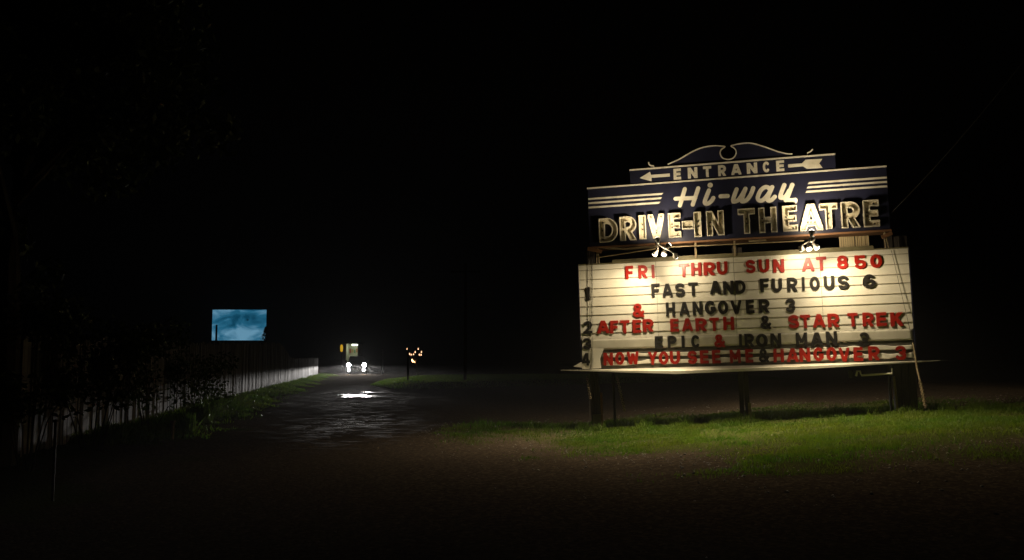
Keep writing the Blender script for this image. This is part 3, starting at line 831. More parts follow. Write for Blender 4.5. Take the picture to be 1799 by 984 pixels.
# aims in the sign's frame: x right, +y into the sign, z up
cluster(1155, 430, [
    (1155, 421, (-.25, .60, 1.0), 150, 125, False),
    (1151, 446, (-.62, .28, -.85), 205, 125, False),
    (1167, 446, (-.15, -.48, -1.0), 1400, 107, False),
    (1187, 450, (.25, .90, -.45), 45, 100, True),
    (1174, 432, (.6, .75, .6), 60, 130, True)],
    'cluster of lit floodlights on an arm below the V of the navy panel')
cluster(1424, 424, [
    (1426, 408, (.1, .60, 1.0), 150, 125, True),
    (1427, 420, (.3, .85, .6), 60, 130, True),
    (1408, 437, (.0, .90, -.45), 45, 100, True),
    (1421, 436, (.1, -.48, -1.0), 1400, 107, True),
    (1434, 434, (.62, .28, -.85), 205, 125, True)],
    'brighter cluster of lit floodlights on an arm above the word AT on the board')

rear = empty('floodlight_cluster', label='floodlight cluster on the back of the sign lighting the gravel behind it', cat='floodlight')
rear.matrix_world = SM @ Matrix.Translation((X1 * .55, 1.35, ZT + .12))
mb = MB(); mb.lathe([(0, .045), (.08, .045), (.10, .02)], (0, 0, -.02), (0, 0, 1), 12); mb.tube([(0, 0, .03), (0, -.4, .06), (0, -1.12, -.05)], .016, 8); mb.build('arm', M['dark_metal'], rear)
for sx_ in (-1, 1):
    d = Vector((sx_ * .75, .9, -.8)).normalized(); p = Vector((sx_ * .12, .04, -.06))
    mb = MB(); mb.lathe([(0, .018), (.02, .03), (.06, .034), (.10, .058), (.135, .064), (.14, .060)], p - d * .12, d, 16); h = mb.build('lamp_holder', M['grey_metal'], rear, smooth=True)
    mb = MB(); mb.lathe([(0, .056), (.012, .054), (.028, .040), (.036, .015), (.037, .001)], p + d * .021, d, 16); mb.build('bulb', M['lamp_dim'], h, smooth=True)
    spot('flood_beam', h, p + d * .08, d, 420, 104, .8)

# ------------------------------------------------------------------ marquee letters, each lying in its rail
rows = [
    ('top', 'red', 1100, (467.5, 490.5), 1540, (446.5, 470.5),
     [[('F', 1099, 1113), ('R', 1122, 1138), ('I', 1144, 1150)], [('T', 1192, 1210), ('H', 1214, 1232), ('R', 1235.5, 1256), ('U', 1259, 1278)],
      [('S', 1310, 1327), ('U', 1333, 1352), ('N', 1358.5, 1378)], [('A', 1408.5, 1430), ('T', 1434, 1452)], [('8', 1470, 1489), ('5', 1501, 1521), ('0', 1528, 1549)]]),
    ('second', 'black', 1150, (499, 522.5), 1526, (481.5, 506),
     [[('1', 1029, 1038)], [('F', 1144, 1159), ('A', 1164, 1182), ('S', 1186, 1203), ('T', 1209, 1226)], [('A', 1247, 1266.5), ('N', 1270, 1289), ('D', 1292, 1310)],
      [('F', 1336, 1352), ('U', 1356, 1374), ('R', 1383, 1401), ('I', 1408, 1414), ('O', 1422, 1440), ('U', 1447, 1466), ('S', 1472, 1491)], [('6', 1515, 1538)]]),
    ('third', 'black', 1177, (531, 555), 1389, (524, 548),
     [[('&', 1112, 1132, 'red')], [('H', 1170, 1186), ('A', 1194, 1211), ('N', 1217, 1234), ('G', 1238, 1257), ('O', 1261, 1279), ('V', 1284, 1303), ('E', 1310, 1325), ('R', 1333, 1352)], [('3', 1380, 1397)]]),
    ('fourth', 'red', 1060, (563.5, 586), 1575, (548, 572.5),
     [[('2', 1025, 1040, 'black')], [('A', 1049, 1070), ('F', 1072, 1086.5), ('T', 1089, 1106), ('E', 1111, 1126), ('R', 1129.5, 1148)],
      [('E', 1177, 1192), ('A', 1198, 1217), ('R', 1222, 1242), ('T', 1246, 1263), ('H', 1270, 1289)], [('&', 1336, 1355, 'black')],
      [('S', 1385, 1404), ('T', 1406, 1423.5), ('A', 1428, 1450), ('R', 1454, 1475)], [('T', 1489, 1507), ('R', 1515, 1535), ('E', 1540, 1558), ('K', 1564, 1587)]]),
    ('fifth', 'black', 1158, (590.5, 612), 1462, (583, 608),
     [[('3', 1024, 1039)], [('E', 1150.5, 1165), ('P', 1173, 1189), ('I', 1197, 1203.5), ('C', 1214, 1230)], [('&', 1255, 1274, 'red')],
      [('I', 1297.5, 1303.5), ('R', 1308, 1325), ('O', 1328, 1349), ('N', 1354, 1373)], [('M', 1398, 1418), ('A', 1424, 1446), ('N', 1451, 1471)], [('3', 1505, 1523)]]),
    ('bottom', 'red', 1069, (619, 641.5), 1582, (608, 633),
     [[('4', 1023.5, 1037, 'black')], [('N', 1060.5, 1077), ('O', 1081, 1097), ('W', 1102, 1122)], [('Y', 1138, 1154), ('O', 1157, 1174), ('U', 1177, 1195)],
      [('S', 1208, 1225), ('E', 1229.5, 1245), ('E', 1251, 1266)], [('M', 1282, 1301), ('E', 1309, 1323)], [('&', 1333, 1351, 'black')],
      [('H', 1359, 1377.5), ('A', 1382, 1403), ('N', 1405, 1424), ('G', 1429, 1447), ('O', 1452, 1470), ('V', 1474, 1493), ('E', 1500, 1516.5), ('R', 1526, 1546)], [('3', 1573, 1592)]])]
LB0, LB1 = 0.013, 0.029
rj = random.Random(3)
def nm(c): return {'&': 'ampersand'}.get(c, ('digit ' if c.isdigit() else 'letter ') + c)
ORD = ['first', 'second', 'third', 'fourth']
used = {}
for row, colour, xl, (tl_, bl_), xr, (tr_, br_), words in rows:
    flat = [(e, wi, ci, len(wd)) for wi, wd in enumerate(words) for ci, e in enumerate(wd)]
    for k, (e, wi, ci, wl) in enumerate(flat):
        ch, a, b = e[:3]
        cc = e[3] if len(e) > 3 else colour
        f_ = ((a + b) / 2 - xl) / (xr - xl)
        yt, yb = tl_ + (tr_ - tl_) * f_, bl_ + (br_ - bl_) * f_
        xm = (a + b) / 2
        z0, z1 = sp(xm, yb, LB1)[1], sp(xm, yt, LB1)[1]
        x0, x1 = sp(a, (yt + yb) / 2, LB1)[0], sp(b, (yt + yb) / 2, LB1)[0]
        me, w = glyph_mesh(ch, .225 if ch != '&' else .19, 0.0, LB1 - LB0, cc + '_letter', 'marquee_letter')
        o = link('marquee_letter', me)
        tilt = R(rj.uniform(-1.2, 1.2))
        if (row, ch, wi) == ('fifth', '3', 5): tilt = R(14)
        lean = R(rj.uniform(-.4, 1.2))
        o.matrix_world = SM @ Matrix.Translation((x0 + rj.uniform(-.006, .006), -LB0, z0 + rj.uniform(-.008, .008))) @ Matrix.Rotation(tilt, 4, 'Y') @ Matrix.Rotation(lean, 4, 'X') @ Matrix.Diagonal(((x1 - x0) / w, 1, z1 - z0, 1))
        pv = nm(flat[k - 1][0][0]) if k else None
        nx = nm(flat[k + 1][0][0]) if k + 1 < len(flat) else None
        me_ = cc + ' ' + nm(ch)
        if pv is None: lab = f'{me_} at the near edge of the {row} row on the cream board' if False else f'{me_} heading the {row} row of the cream board, before the {nx}'
        elif nx is None: lab = f'{me_} closing the {row} row of the cream board, after the {pv}'
        elif wl == 1: lab = f'{me_} standing alone between {pv} and {nx} on the {row} row'
        elif ci == 0: lab = f'{me_} starting a word before {nx} on the {row} row of the board'
        elif ci == wl - 1: lab = f'{me_} ending a word after {pv} on the {row} row of the board'
        else: lab = f'{me_} between {pv} and {nx} on the {row} row of the board'
        used.setdefault(lab, []).append(o)
        tag(o, lab, 'letter', f'letters on the {row} row of the board')
for lab, os_ in used.items():
    if len(os_) > 1: print('DUPLICATE LABEL', lab, len(os_))

# ------------------------------------------------------------------ cables and chains at the sign
def wp(px, py, off): a = sp(px, py, off); return SM @ Vector((a[0], -off, a[1]))
def cable(name, pts, r, m, label, cat, group=None):
    mb = MB(); mb.tube(pts, r, 6); o = mb.build(name, m); return tag(o, label, cat, group)
cable('cable', [wp(1035, 455, .03), wp(1035.5, 560, .03), wp(1036.5, 650, .03)] + [wp(1037, 660, .66), wp(1036, 750, .3)][1:], .006, M['dark_metal'], 'thin dark cable hanging down past the digits 1 to 4 to the grass', 'cable')
cable('cable', [wp(1041, 456, .02), wp(1041.5, 550, .025), wp(1041.5, 648, .03)], .005, M['dark_metal'], 'thin dark cable hanging between the digit column and the cream panel', 'cable')
cable('guy_wire', [wp(1566, 440, .03), wp(1580, 500, .04), wp(1604, 602, .08)], .005, M['dark_metal'], 'thin guy wire slanting down across the cream board beside the digit 0', 'guy wire')
def chain(pa, pb, n, r, label, base=None):
    mb = MB()
    pa, pb = Vector(pa), Vector(pb); d = (pb - pa); l = d.length / n; u = d.normalized()
    a = u.cross(Vector((0, 1, 0))).normalized(); b = u.cross(a)
    for k in range(n):
        c = pa + u * l * (k + .5); s_ = a if k % 2 else b
        ring = [c + u * (l * .68) * math.cos(t) + s_ * r * math.sin(t) for t in [2 * math.pi * j / 10 for j in range(11)]]
        mb.tube(ring, r * .34, 5, cap=False)
    return tag(mb.build('chain', M['dry_wood']), label, 'chain', 'chains hanging at the sign')
pA, pB = wp(1604, 602, .14), ground_at(1627, 722)
tag(cable('guy_rod', [wp(1604, 602, .12), wp(1611, 645, .2), wp(1616, 668, .26)], .022, M['dry_wood'], 'pale guy rod crossing the end of the shelf at the board corner', 'rod'), None)
chain(wp(1616, 668, .26), wp(1626, 716, .42), 15, .032, 'pale chain running down beside the widest post into the grass')
chain(wp(1084, 662, .05), wp(1097, 722, .05), 18, .026, 'rusty chain hanging from the shelf behind the thin brown stake')
chain(wp(1031, 662, .1), wp(1037, 700, .1), 12, .026, 'short pale chain dangling beside the double post under the board')
# overhead line
a, b = wp(1560, 380, -.2), at(1850, 42, 14)
pts = []
for k in range(21):
    t = k / 20; p = a.lerp(b, t); p.z -= 0.12 * math.sin(math.pi * t); pts.append(p)
cable('overhead_wire', pts, .005, M['rubber'], 'faint overhead wire rising from the sign into the black sky', 'wire')

# ------------------------------------------------------------------ grass blades
def blades(x, y, h, w, name, label, m, lean=.5):
    n = len(x); z = terrain(x, y) - .005
    th = rng.uniform(0, 2 * np.pi, n); lx, ly = rng.normal(0, lean, n) * h, rng.normal(0, lean, n) * h
    cx_, cy_ = np.cos(th) * w / 2, np.sin(th) * w / 2
    V = np.empty((n, 5, 3), np.float32)
    V[:, 0] = np.stack([x - cx_, y - cy_, z], 1); V[:, 1] = np.stack([x + cx_, y + cy_, z], 1)
    V[:, 2] = np.stack([x + cx_ * .75 + lx * .4, y + cy_ * .75 + ly * .4, z + h * .6], 1); V[:, 3] = np.stack([x - cx_ * .75 + lx * .4, y - cy_ * .75 + ly * .4, z + h * .6], 1)
    V[:, 4] = np.stack([x + lx, y + ly, z + h], 1)
    b = np.arange(n)[:, None] * 5
    Fq = np.concatenate([b + np.array([[0, 1, 2, 3]]), b + np.array([[3, 2, 4]])], 1)
    me = mesh_np(name, V.reshape(-1, 3), Fq.ravel(), np.tile([4, 3], n))
    o = link(name, me, m); return tag(o, label, 'grass', kind='stuff')
def scatter(n, x0, x1, y0, y1, fn):
    x, y = rng.uniform(x0, x1, n), rng.uniform(y0, y1, n)
    k = fn(x, y); return x[k], y[k]
gx_ = [p[0] for p in GRASS_POLY]; gy_ = [p[1] for p in GRASS_POLY]
def m_sign(x, y):
    n = (vnoise(x, y, 0.8, 3) - 0.5) * 2.2 + (vnoise(x, y, 3.0, 4) - 0.5) * 1.2
    d = sstep(-0.7, 2.0, inside_dist(GRASS_POLY, x, y) + n) * (0.12 + .88 * sstep(.25, .55, .6 * vnoise(x, y, .9, 8) + .4 * vnoise(x, y, 3.1, 9)))
    d = d * (.06 + .94 * sstep(-1.4, 2.6, x + 1.2 * n))
    return rng.uniform(0, 1, len(x)) < d
x, y = scatter(260000, min(gx_), min(max(gx_), 15), min(gy_) - .5, max(gy_) + .5, m_sign)
loc = (x - S0.x) * UH.y * -1 + (y - S0.y) * UH.x             # metres behind the board
near = np.exp(-((loc - .1) / .9) ** 2)
h = (.035 + .05 * rng.uniform(0, 1, len(x)) ** 1.5) * (1 + 2.6 * near * (x < 10) * sstep(.35, .65, vnoise(x, y, 3.3, 12))) * (.6 + .5 * vnoise(x, y, 2.2, 6))
blades(x, y, h, .011, 'grass', 'short green grass on the bank round the sign', M['grass'])
def m_isl(x, y): return rng.uniform(0, 1, len(x)) < sstep(-.1, .4, inside_dist(ISLAND, x, y))
x, y = scatter(60000, -10, 14, 46, 80, m_isl)
blades(x, y, .05 + .08 * rng.uniform(0, 1, len(x)), .03, 'grass', 'mown grass on the island across the lane', M['grass'])
s_, o_ = rng.uniform(4, 74, 90000), rng.uniform(-.1, 2.4, 90000)
px_, py_ = FA.x + FD.x * s_ - FN.x * o_, FA.y + FD.y * s_ - FN.y * o_
k = rng.uniform(0, 1, len(s_)) < grass_mask(px_, py_) * (1 - sstep(1.0, 2.4, o_))
blades(px_[k], py_[k], (.05 + .13 * rng.uniform(0, 1, k.sum()) ** 2) * (1.3 - .4 * o_[k]), .02, 'grass', 'rough grass strip along the foot of the board fence', M['grass'])

# loose stones on the gravel
n = 22000
x = rng.uniform(-9, 14, n); y = 7 + 26 * rng.uniform(0, 1, n) ** 1.4
gd = inside_dist(GRASS_POLY, x, y)
k = (rng.uniform(0, 1, n) > grass_mask(x, y) * .97) & (rng.uniform(0, 1, n) < np.exp(-np.clip(-gd, 0, 20) / 0.9)) & (x > -2)
x, y = x[k], y[k]; n = len(x)
s = .010 + .022 * rng.uniform(0, 1, n) ** 3
base = np.array([(1, 0, 0), (-.9, .2, 0), (.1, 1, 0), (0, -1, .1), (0.1, 0, .75), (0, 0, -.5)])
V = base[None] * s[:, None, None] * rng.uniform(.7, 1.3, (n, 6, 1))
ang = rng.uniform(0, 6.28, n); ca, sa = np.cos(ang)[:, None], np.sin(ang)[:, None]
VX = V[..., 0] * ca - V[..., 1] * sa + x[:, None]; VY = V[..., 0] * sa + V[..., 1] * ca + y[:, None]
VZ = V[..., 2] + terrain(x, y)[:, None]
fc = np.array([(0, 2, 4), (2, 1, 4), (1, 3, 4), (3, 0, 4), (2, 0, 5), (1, 2, 5), (3, 1, 5), (0, 3, 5)])
Fc = (np.arange(n)[:, None, None] * 6 + fc[None]).reshape(-1)
me = mesh_np('gravel', np.stack([VX, VY, VZ], -1).reshape(-1, 3), Fc, np.full(n * 8, 3))
tag(link('gravel', me, M['stone']), 'loose pale stones strewn over the dark gravel lot', 'gravel', kind='stuff')

# ------------------------------------------------------------------ board fences
def fence(name, s0, s1, hfun, label, bw=.15):
    p0 = FA + FD * s0
    root = empty(name, (p0.x, p0.y, 0), math.atan2(FD.y, FD.x), label, 'fence', 'grey board fences along the lane')
    L = s1 - s0
    mb = MB(); rr = random.Random(int(s0 * 7))
    s = 0.0
    while s < L:
        w = bw * rr.uniform(.8, 1.15)
        c = FA + FD * (s0 + s)
        gz = float(terrain(c.x, c.y))
        hh = hfun(s0 + s) + rr.uniform(-.09, .06) - (.25 if rr.random() < .03 else 0)
        yy = rr.uniform(-.012, .012) - .05
        th = R(rr.gauss(0, .5))
        mb.box((s, yy, gz + rr.uniform(.0, .06)), (s + w - rr.uniform(.006, .02), yy + .022, gz + hh), Matrix.Rotation(th, 3, 'Y'), (s, yy, gz))
        s += w
    mb.build('boards', M['fence'], root)
    mb = MB()
    for fr in (.18, .8):
        s = 0
        while s < L - .1:
            e = min(s + 2.4, L); a, b = FA + FD * (s0 + s), FA + FD * (s0 + e)
            za, zb_ = float(terrain(a.x, a.y)) + fr * hfun(s0 + s), float(terrain(b.x, b.y)) + fr * hfun(s0 + e)
            mb.tube([(s, .02, za), (e, .02, zb_)], .04, 4); s = e
    mb.build('rails', M['fence'], root)
    s = 0
    while s < L:
        c = FA + FD * (s0 + s); gz = float(terrain(c.x, c.y))
        mb = MB(); mb.box((s - .05, .07, gz - .2), (s + .05, .17, gz + hfun(s0 + s) - .1)); mb.build('post', M['fence'], root); s += 2.4
    return root
def fence_h(s_):
    c = FA + FD * s_
    top = 1.6 + .0172 * min(max(c.y, 22), 52)
    low = 1.6 + .0019 * (c.y - 54)
    f_ = float(sstep(36.5, 45.5, s_))
    return top * (1 - f_) + low * f_ - float(terrain(c.x, c.y))
fence('board_fence', -2, 38.2, fence_h, 'tall weathered grey board fence below the lit movie screen')
fence('board_fence', 38.25, 68.5, fence_h, 'low far end of the grey board fence beside the truck, brightly lit')

# ------------------------------------------------------------------ movie screen
SY = 300.0
s_bl, s_br, s_tl, s_tr = at(372, 598, SY), at(467, 598, SY), at(372, 545, SY), at(467, 543.5, SY)
sx0, sx1, sz0, sz1 = s_bl.x, s_br.x, s_bl.z, (s_tl.z + s_tr.z) / 2
def screen_mat():
    m, nt, b = new_mat('projected_film')
    L = nt.links.new
    W_, H_ = sx1 - sx0, sz1 - sz0
    tc = nt.nodes.new('ShaderNodeTexCoord')
    mp = nt.nodes.new('ShaderNodeMapping'); mp.inputs['Scale'].default_value = (1, 1, 1.9); mp.inputs['Rotation'].default_value = (0, R(14), 0)
    L(tc.outputs['Object'], mp.inputs[0])
    n = nt.nodes.new('ShaderNodeTexNoise'); n.inputs['Scale'].default_value = .15; n.inputs['Detail'].default_value = 8; n.inputs['Roughness'].default_value = .55
    n.inputs['Distortion'].default_value = .6
    L(mp.outputs[0], n.inputs[0])
    cr = nt.nodes.new('ShaderNodeValToRGB'); e = cr.color_ramp.elements
    e[0].position = .36; e[0].color = (0.004, 0.070, 0.135, 1); e[1].position = .68; e[1].color = (0.17, 0.40, 0.58, 1)
    k = e.new(.50); k.color = (0.022, 0.165, 0.29, 1)
    sep = nt.nodes.new('ShaderNodeSeparateXYZ'); L(tc.outputs['Object'], sep.inputs[0])
    def mth(op, a, c):
        q = nt.nodes.new('ShaderNodeMath'); q.operation = op
        for i_, v in enumerate((a, c)):
            if isinstance(v, (int, float)): q.inputs[i_].default_value = v
            else: L(v, q.inputs[i_])
        return q.outputs[0]
    # paler cloud bank in the lower part of the film image
    low = nt.nodes.new('ShaderNodeMapRange'); L(sep.outputs[2], low.inputs[0])
    low.interpolation_type = 'SMOOTHSTEP'; low.inputs[1].default_value = H_ * .55; low.inputs[2].default_value = H_ * .12; low.inputs[3].default_value = 0; low.inputs[4].default_value = .13
    L(mth('ADD', n.outputs[0], low.outputs[0]), cr.inputs[0])
    dx, dz = mth('SUBTRACT', sep.outputs[0], W_ * .655), mth('SUBTRACT', sep.outputs[2], H_ * .665)
    r = mth('SQRT', mth('ADD', mth('MULTIPLY', dx, dx), mth('MULTIPLY', mth('MULTIPLY', dz, dz), 1.8)), 0)
    dot = nt.nodes.new('ShaderNodeMapRange'); L(r, dot.inputs[0]); dot.inputs[1].default_value = .2; dot.inputs[2].default_value = .5; dot.inputs[3].default_value = .12; dot.inputs[4].default_value = 1
    mx = nt.nodes.new('ShaderNodeMix'); mx.data_type = 'RGBA'; mx.blend_type = 'MULTIPLY'; mx.inputs[0].default_value = 1
    L(cr.outputs[0], mx.inputs[6]); L(dot.outputs[0], mx.inputs[7])
    b.inputs['Base Color'].default_value = (.3, .3, .3, 1)
    L(mx.outputs[2], b.inputs['Emission Color']); b.inputs['Emission Strength'].default_value = .86
    return m
scr = empty('movie_screen', (sx0, SY, 0), 0, 'glowing blue outdoor movie screen showing clouds beyond the fence', 'movie screen')
W_, H_ = sx1 - sx0, sz1 - sz0
mb = MB(); mb.box((0, 0, 0), (W_, .15, H_)); pic = mb.build('picture', screen_mat(), scr); pic.location = (0, 0, sz0)
mb = MB()
for lo, hi in (((-.5, -.02, sz0 - .5), (W_ + .5, .4, sz0 - .01)), ((-.5, -.02, sz1 + .01), (W_ + .5, .4, sz1 + .5)), ((-.5, -.02, sz0 - .01), (-.01, .4, sz1 + .01)), ((W_ + .01, -.02, sz0 - .01), (W_ + .5, .4, sz1 + .01))): mb.box(lo, hi)
mb.build('frame', M['dark_metal'], scr)
for k in range(4):
    mb = MB(); xx = W_ * (k + .5) / 4; mb.box((xx - .25, .5, 0), (xx + .25, 1.0, sz1)); mb.build('leg', M['post_wood'], scr)

def pole(px, ytop, Y, r, label, name='utility_pole', cat='pole', m='post_wood', arm=False):
    t = at(px, ytop, Y); gz = float(terrain(t.x, Y))
    o = empty(name, (t.x, Y, gz), 0, label, cat)
    mb = MB(); mb.tube([(0, 0, -.2), (0, 0, (t.z - gz) * .5), (0, 0, t.z - gz)], [r, r * .93, r * .82], 10); mb.build('shaft', M[m], o)
    mb = MB()
    if arm: mb.box((-.9, -.06, t.z - gz - .6), (.9, .06, t.z - gz - .48)); mb.build('cross_arm', M[m], o)
    else: mb.lathe([(0, r * .9), (.03, r * 1.0), (.06, r * .5)], (0, 0, t.z - gz), (0, 0, 1), 10); mb.build('cap', M['dark_metal'], o)
    return o
pole(380.5, 571, 210, .26, 'dark utility pole standing black against the glowing screen')
pole(818, 462, 55, .10, 'tall thin pole standing on the grass island', arm=True)
pole(717, 612, 55.6, .06, 'short dark post in the island grass beside the string lights', 'marker_post', 'post')
pole(672, 613, 98, .10, 'faint post standing beyond the lane next to the truck', 'marker_post', 'post', 'concrete')
def stake(px, ytop, ybase, r, label, m):
    b = ground_at(px, ybase); t = at(px, ytop, b.y)
    o = empty('wooden_stake', tuple(b), 0, label, 'stake')
    mb = MB(); mb.tube([(0, 0, -.1), (0, 0, t.z - b.z)], r, 8); mb.build('shaft', M[m], o)
    mb = MB(); mb.box((-r * 1.3, -r * 1.3, t.z - b.z), (r * 1.3, r * 1.3, t.z - b.z + .03)); mb.build('cap', M[m], o)
stake(92, 742, 880, .016, 'thin brown stake standing in front of the nearest fence boards', 'post_wood')
stake(303, 742, 772, .03, 'short pale stake beside the weeds at the bush', 'dry_wood')

# ------------------------------------------------------------------ foliage
def leaf_cloud(name, n, centers, size, m, parent, seed, flat=1.0):
    r_ = np.random.default_rng(seed)
    c = np.array(centers)                                    # x, y, z, radius
    wgt = c[:, 3] ** 2; idx = r_.choice(len(c), n, p=wgt / wgt.sum())
    d = r_.normal(0, 1, (n, 3)); d /= np.linalg.norm(d, axis=1)[:, None]
    p = c[idx, :3] + d * c[idx, 3:4] * (r_.uniform(0, 1, (n, 1)) ** .45) * np.array([1, 1, flat])
    u = r_.normal(0, 1, (n, 3)); u /= np.linalg.norm(u, axis=1)[:, None]
    v = np.cross(u, r_.normal(0, 1, (n, 3))); v /= np.linalg.norm(v, axis=1)[:, None]
    s = size * r_.uniform(.6, 1.4, (n, 1))
    V = np.stack([p - u * s, p + v * s * .45 - u * s * .1, p + u * s, p - v * s * .45 - u * s * .1], 1)
    me = mesh_np(name, V.reshape(-1, 3), np.arange(n * 4), np.full(n, 4))
    return link(name, me, m, parent)
def shrub(px, py, Y, rad, hgt, n, seed, label, m='leaf', size=.05, name='shrub'):
    p = at(px, py, Y); gz = float(terrain(p.x, Y))
    o = empty(name, (p.x, Y, gz), 0, label, 'shrub' if name == 'shrub' else 'weeds', 'bushes and weeds along the fence')
    rr = random.Random(seed)
    cs = [(rr.uniform(-rad, rad), rr.uniform(-rad, rad) * .5, hgt * rr.uniform(.36, .98), rad * rr.uniform(.25, .5)) for _ in range(11)]
    mb = MB()
    for c in cs[:7]: mb.tube([(c[0] * .15, c[1] * .15, -.05), (c[0] * .5, c[1] * .5, c[2] * .6), c[:3]], [.012, .008, .004], 5)
    mb.build('stems', M['bark'], o)
    leaf_cloud('leaves', n, cs, size, M[m], o, seed)
shrub(262, 715, 19.5, 1.0, 2.0, 2600, 21, 'dark leafy bush overhanging the fence, tallest of the fence bushes')
shrub(335, 715, 23.5, .9, 1.4, 2000, 22, 'dark bush ending in a thin twig just before the lit fence boards')
shrub(165, 700, 15.2, .9, 2.1, 2200, 23, 'ragged bush over the fence boards between the stake and the tallest bush')
shrub(50, 700, 12.4, .9, 2.3, 2600, 24, 'dark bush under the tree at the near end of the fence')
def weeds(px, py, n, hgt, seed, label):
    p = ground_at(px, py)
    o = empty('weed_clump', tuple(p), 0, label, 'weeds', 'bushes and weeds along the fence')
    r_ = random.Random(seed); mb = MB()
    for k in range(n):
        a = r_.uniform(0, 6.28); r0 = r_.uniform(0, .35); x0, y0 = r0 * math.cos(a), r0 * math.sin(a); hh = hgt * r_.uniform(.5, 1.1)
        bx, by = r_.gauss(0, .12), r_.gauss(0, .12)
        w = r_.uniform(.012, .022); ca, sa = math.cos(a) * w, math.sin(a) * w
        q = [(x0 - sa, y0 + ca, -.02), (x0 + sa, y0 - ca, -.02), (x0 + bx * .5 + sa, y0 + by * .5 - ca, hh * .6), (x0 + bx * .5 - sa, y0 + by * .5 + ca, hh * .6)]
        vs = [mb.bm.verts.new(v) for v in q]; tp = mb.bm.verts.new((x0 + bx, y0 + by, hh))
        mb.bm.faces.new(vs); mb.bm.faces.new((vs[3], vs[2], tp))
    mb.build('blades', M['weed'], o, fix=False)
weeds(352, 742, 140, .55, 31, 'bright green weed clump beside the pale stake')
weeds(370, 728, 110, .55, 32, 'bright green weed clump at the foot of the lit fence')
weeds(325, 758, 90, .4, 33, 'low green weeds in front of the short pale stake')
weeds(190, 776, 110, .35, 34, 'low green weeds at the foot of the dim fence boards')

# big tree over the left edge
tb = Vector((-7.2, 12.9, 0)); tb.z = float(terrain(tb.x, tb.y))
tree = empty('tree', tuple(tb), 0, 'large dark tree with broad leaves standing over the near end of the fence', 'tree')
mb = MB()
mb.tube([(0, 0, -.3), (.05, 0, 1.2), (-.05, .1, 2.8), (.1, .1, 4.4), (.2, .2, 6.5)], [.26, .2, .18, .15, .08], 10)
rr = random.Random(5); cs = []
for k in range(16):
    a = rr.uniform(0, 6.28); l = rr.uniform(1.2, 3.2); z0 = rr.uniform(2.6, 5.8)
    e = (l * math.cos(a) * 1.05 + .2, l * math.sin(a) * .8, z0 + rr.uniform(.1, 1.5))
    mid = (e[0] * .5, e[1] * .5, z0 + .5 * (e[2] - z0) + .2)
    mb.tube([(0.03, .08, z0 - .3), mid, e], [.07, .045, .015], 6)
    cs += [(*e, rr.uniform(.5, .95)), (*mid, rr.uniform(.3, .6))]
    for j in range(2): cs.append((e[0] + rr.gauss(0, .6), e[1] + rr.gauss(0, .6), e[2] - rr.uniform(.2, 1.2), rr.uniform(.25, .5)))
mb.build('trunk', M['bark'], tree)
leaf_cloud('crown', 15000, cs, .075, M['leaf'], tree, 41)
# spruce in front of the screen's corner
def spruce(px, ytop, Y, rad, label, seed):
    t = at(px, ytop, Y); o = empty('spruce_tree', (t.x, Y, 0), 0, label, 'tree')
    mb = MB(); mb.tube([(0, 0, -.2), (0, 0, t.z * .6), (0, 0, t.z)], [.2, .12, .02], 7); mb.build('trunk', M['bark'], o)
    r_ = np.random.default_rng(seed); n = 1600
    zz = r_.uniform(.12, 1, n); a = r_.uniform(0, 6.28, n); layer = 1 - .45 * ((zz * 9) % 1)
    rr_ = rad * (1.02 - zz) * layer * (.3 + .7 * r_.uniform(0, 1, n) ** .5)
    p = np.stack([rr_ * np.cos(a), rr_ * np.sin(a), zz * t.z - .25 * rr_], 1)
    s = .16
    dr = np.stack([np.cos(a), np.sin(a), -.4 * np.ones(n)], 1); sd = np.stack([-np.sin(a), np.cos(a), np.zeros(n)], 1)
    V = np.stack([p - sd * s * .5, p + dr * s * 2, p + sd * s * .5, p - dr * s], 1)
    link('crown', mesh_np('crown', V.reshape(-1, 3), np.arange(n * 4), np.full(n, 4)), M['leaf'], o)
spruce(467, 574, 150, 3.6, 'dark spruce cutting into the lower corner of the glowing screen', 51)

# ------------------------------------------------------------------ sapling with string lights
bp_ = ground_at(733, 662); bp_.y = 71; bp_.x = at(733, 660, 71).x; bp_.z = float(terrain(bp_.x, bp_.y))
sap = empty('sapling', tuple(bp_), 0, 'small bare sapling on the grass island carrying string lights', 'tree')
bulbs = [(250, 230), (440, 230), (388, 285), (495, 283), (293, 318), (320, 332), (360, 322), (460, 330), (490, 332), (335, 425), (350, 445), (385, 448)]
bw = []
rr = random.Random(8)
for i, (x, y) in enumerate(bulbs):
    q = at(690 + x / 9.84, 590 + y / 9.84, 71 + rr.uniform(-.4, .4)); bw.append(q - bp_)
mb = MB(); mb.tube([(0, 0, -.1), (-.02, 0, .7), (-.05, 0, 1.3)], [.05, .04, .03], 8); mb.build('trunk', M['concrete'], sap)
mb = MB()
for q in bw[:9]: mb.tube([(-.05, 0, 1.0 + rr.uniform(0, .3)), tuple(Vector((-.05, 0, 1.2)).lerp(q, .5) + Vector((0, 0, -.05))), tuple(q + Vector((0, 0, .12)))], [.025, .016, .006], 5)
mb.build('branches', M['bark'], sap)
sl = empty('string_lights', tuple(bp_), 0, 'warm string light bulbs glowing in the small sapling', 'string lights')
order = [0, 4, 5, 6, 2, 1, 3, 8, 7, 11, 10, 9]
mb = MB(); mb.tube([tuple(bw[i] + Vector((0, 0, .07))) for i in order], .008, 5); mb.build('wire', M['rubber'], sl)
for i, q in enumerate(bw):
    mb = MB(); r_ = .046 if i < 9 else .062
    mb.sphere(q, r_, 10, 7, (1, 1, 1.15)); mb.lathe([(0, .02), (.05, .02)], q + Vector((0, 0, r_)), (0, 0, 1), 6)
    mb.build('bulb', M['string_bulb'] if i < 9 else M['string_bulb_hot'], sl, smooth=True)

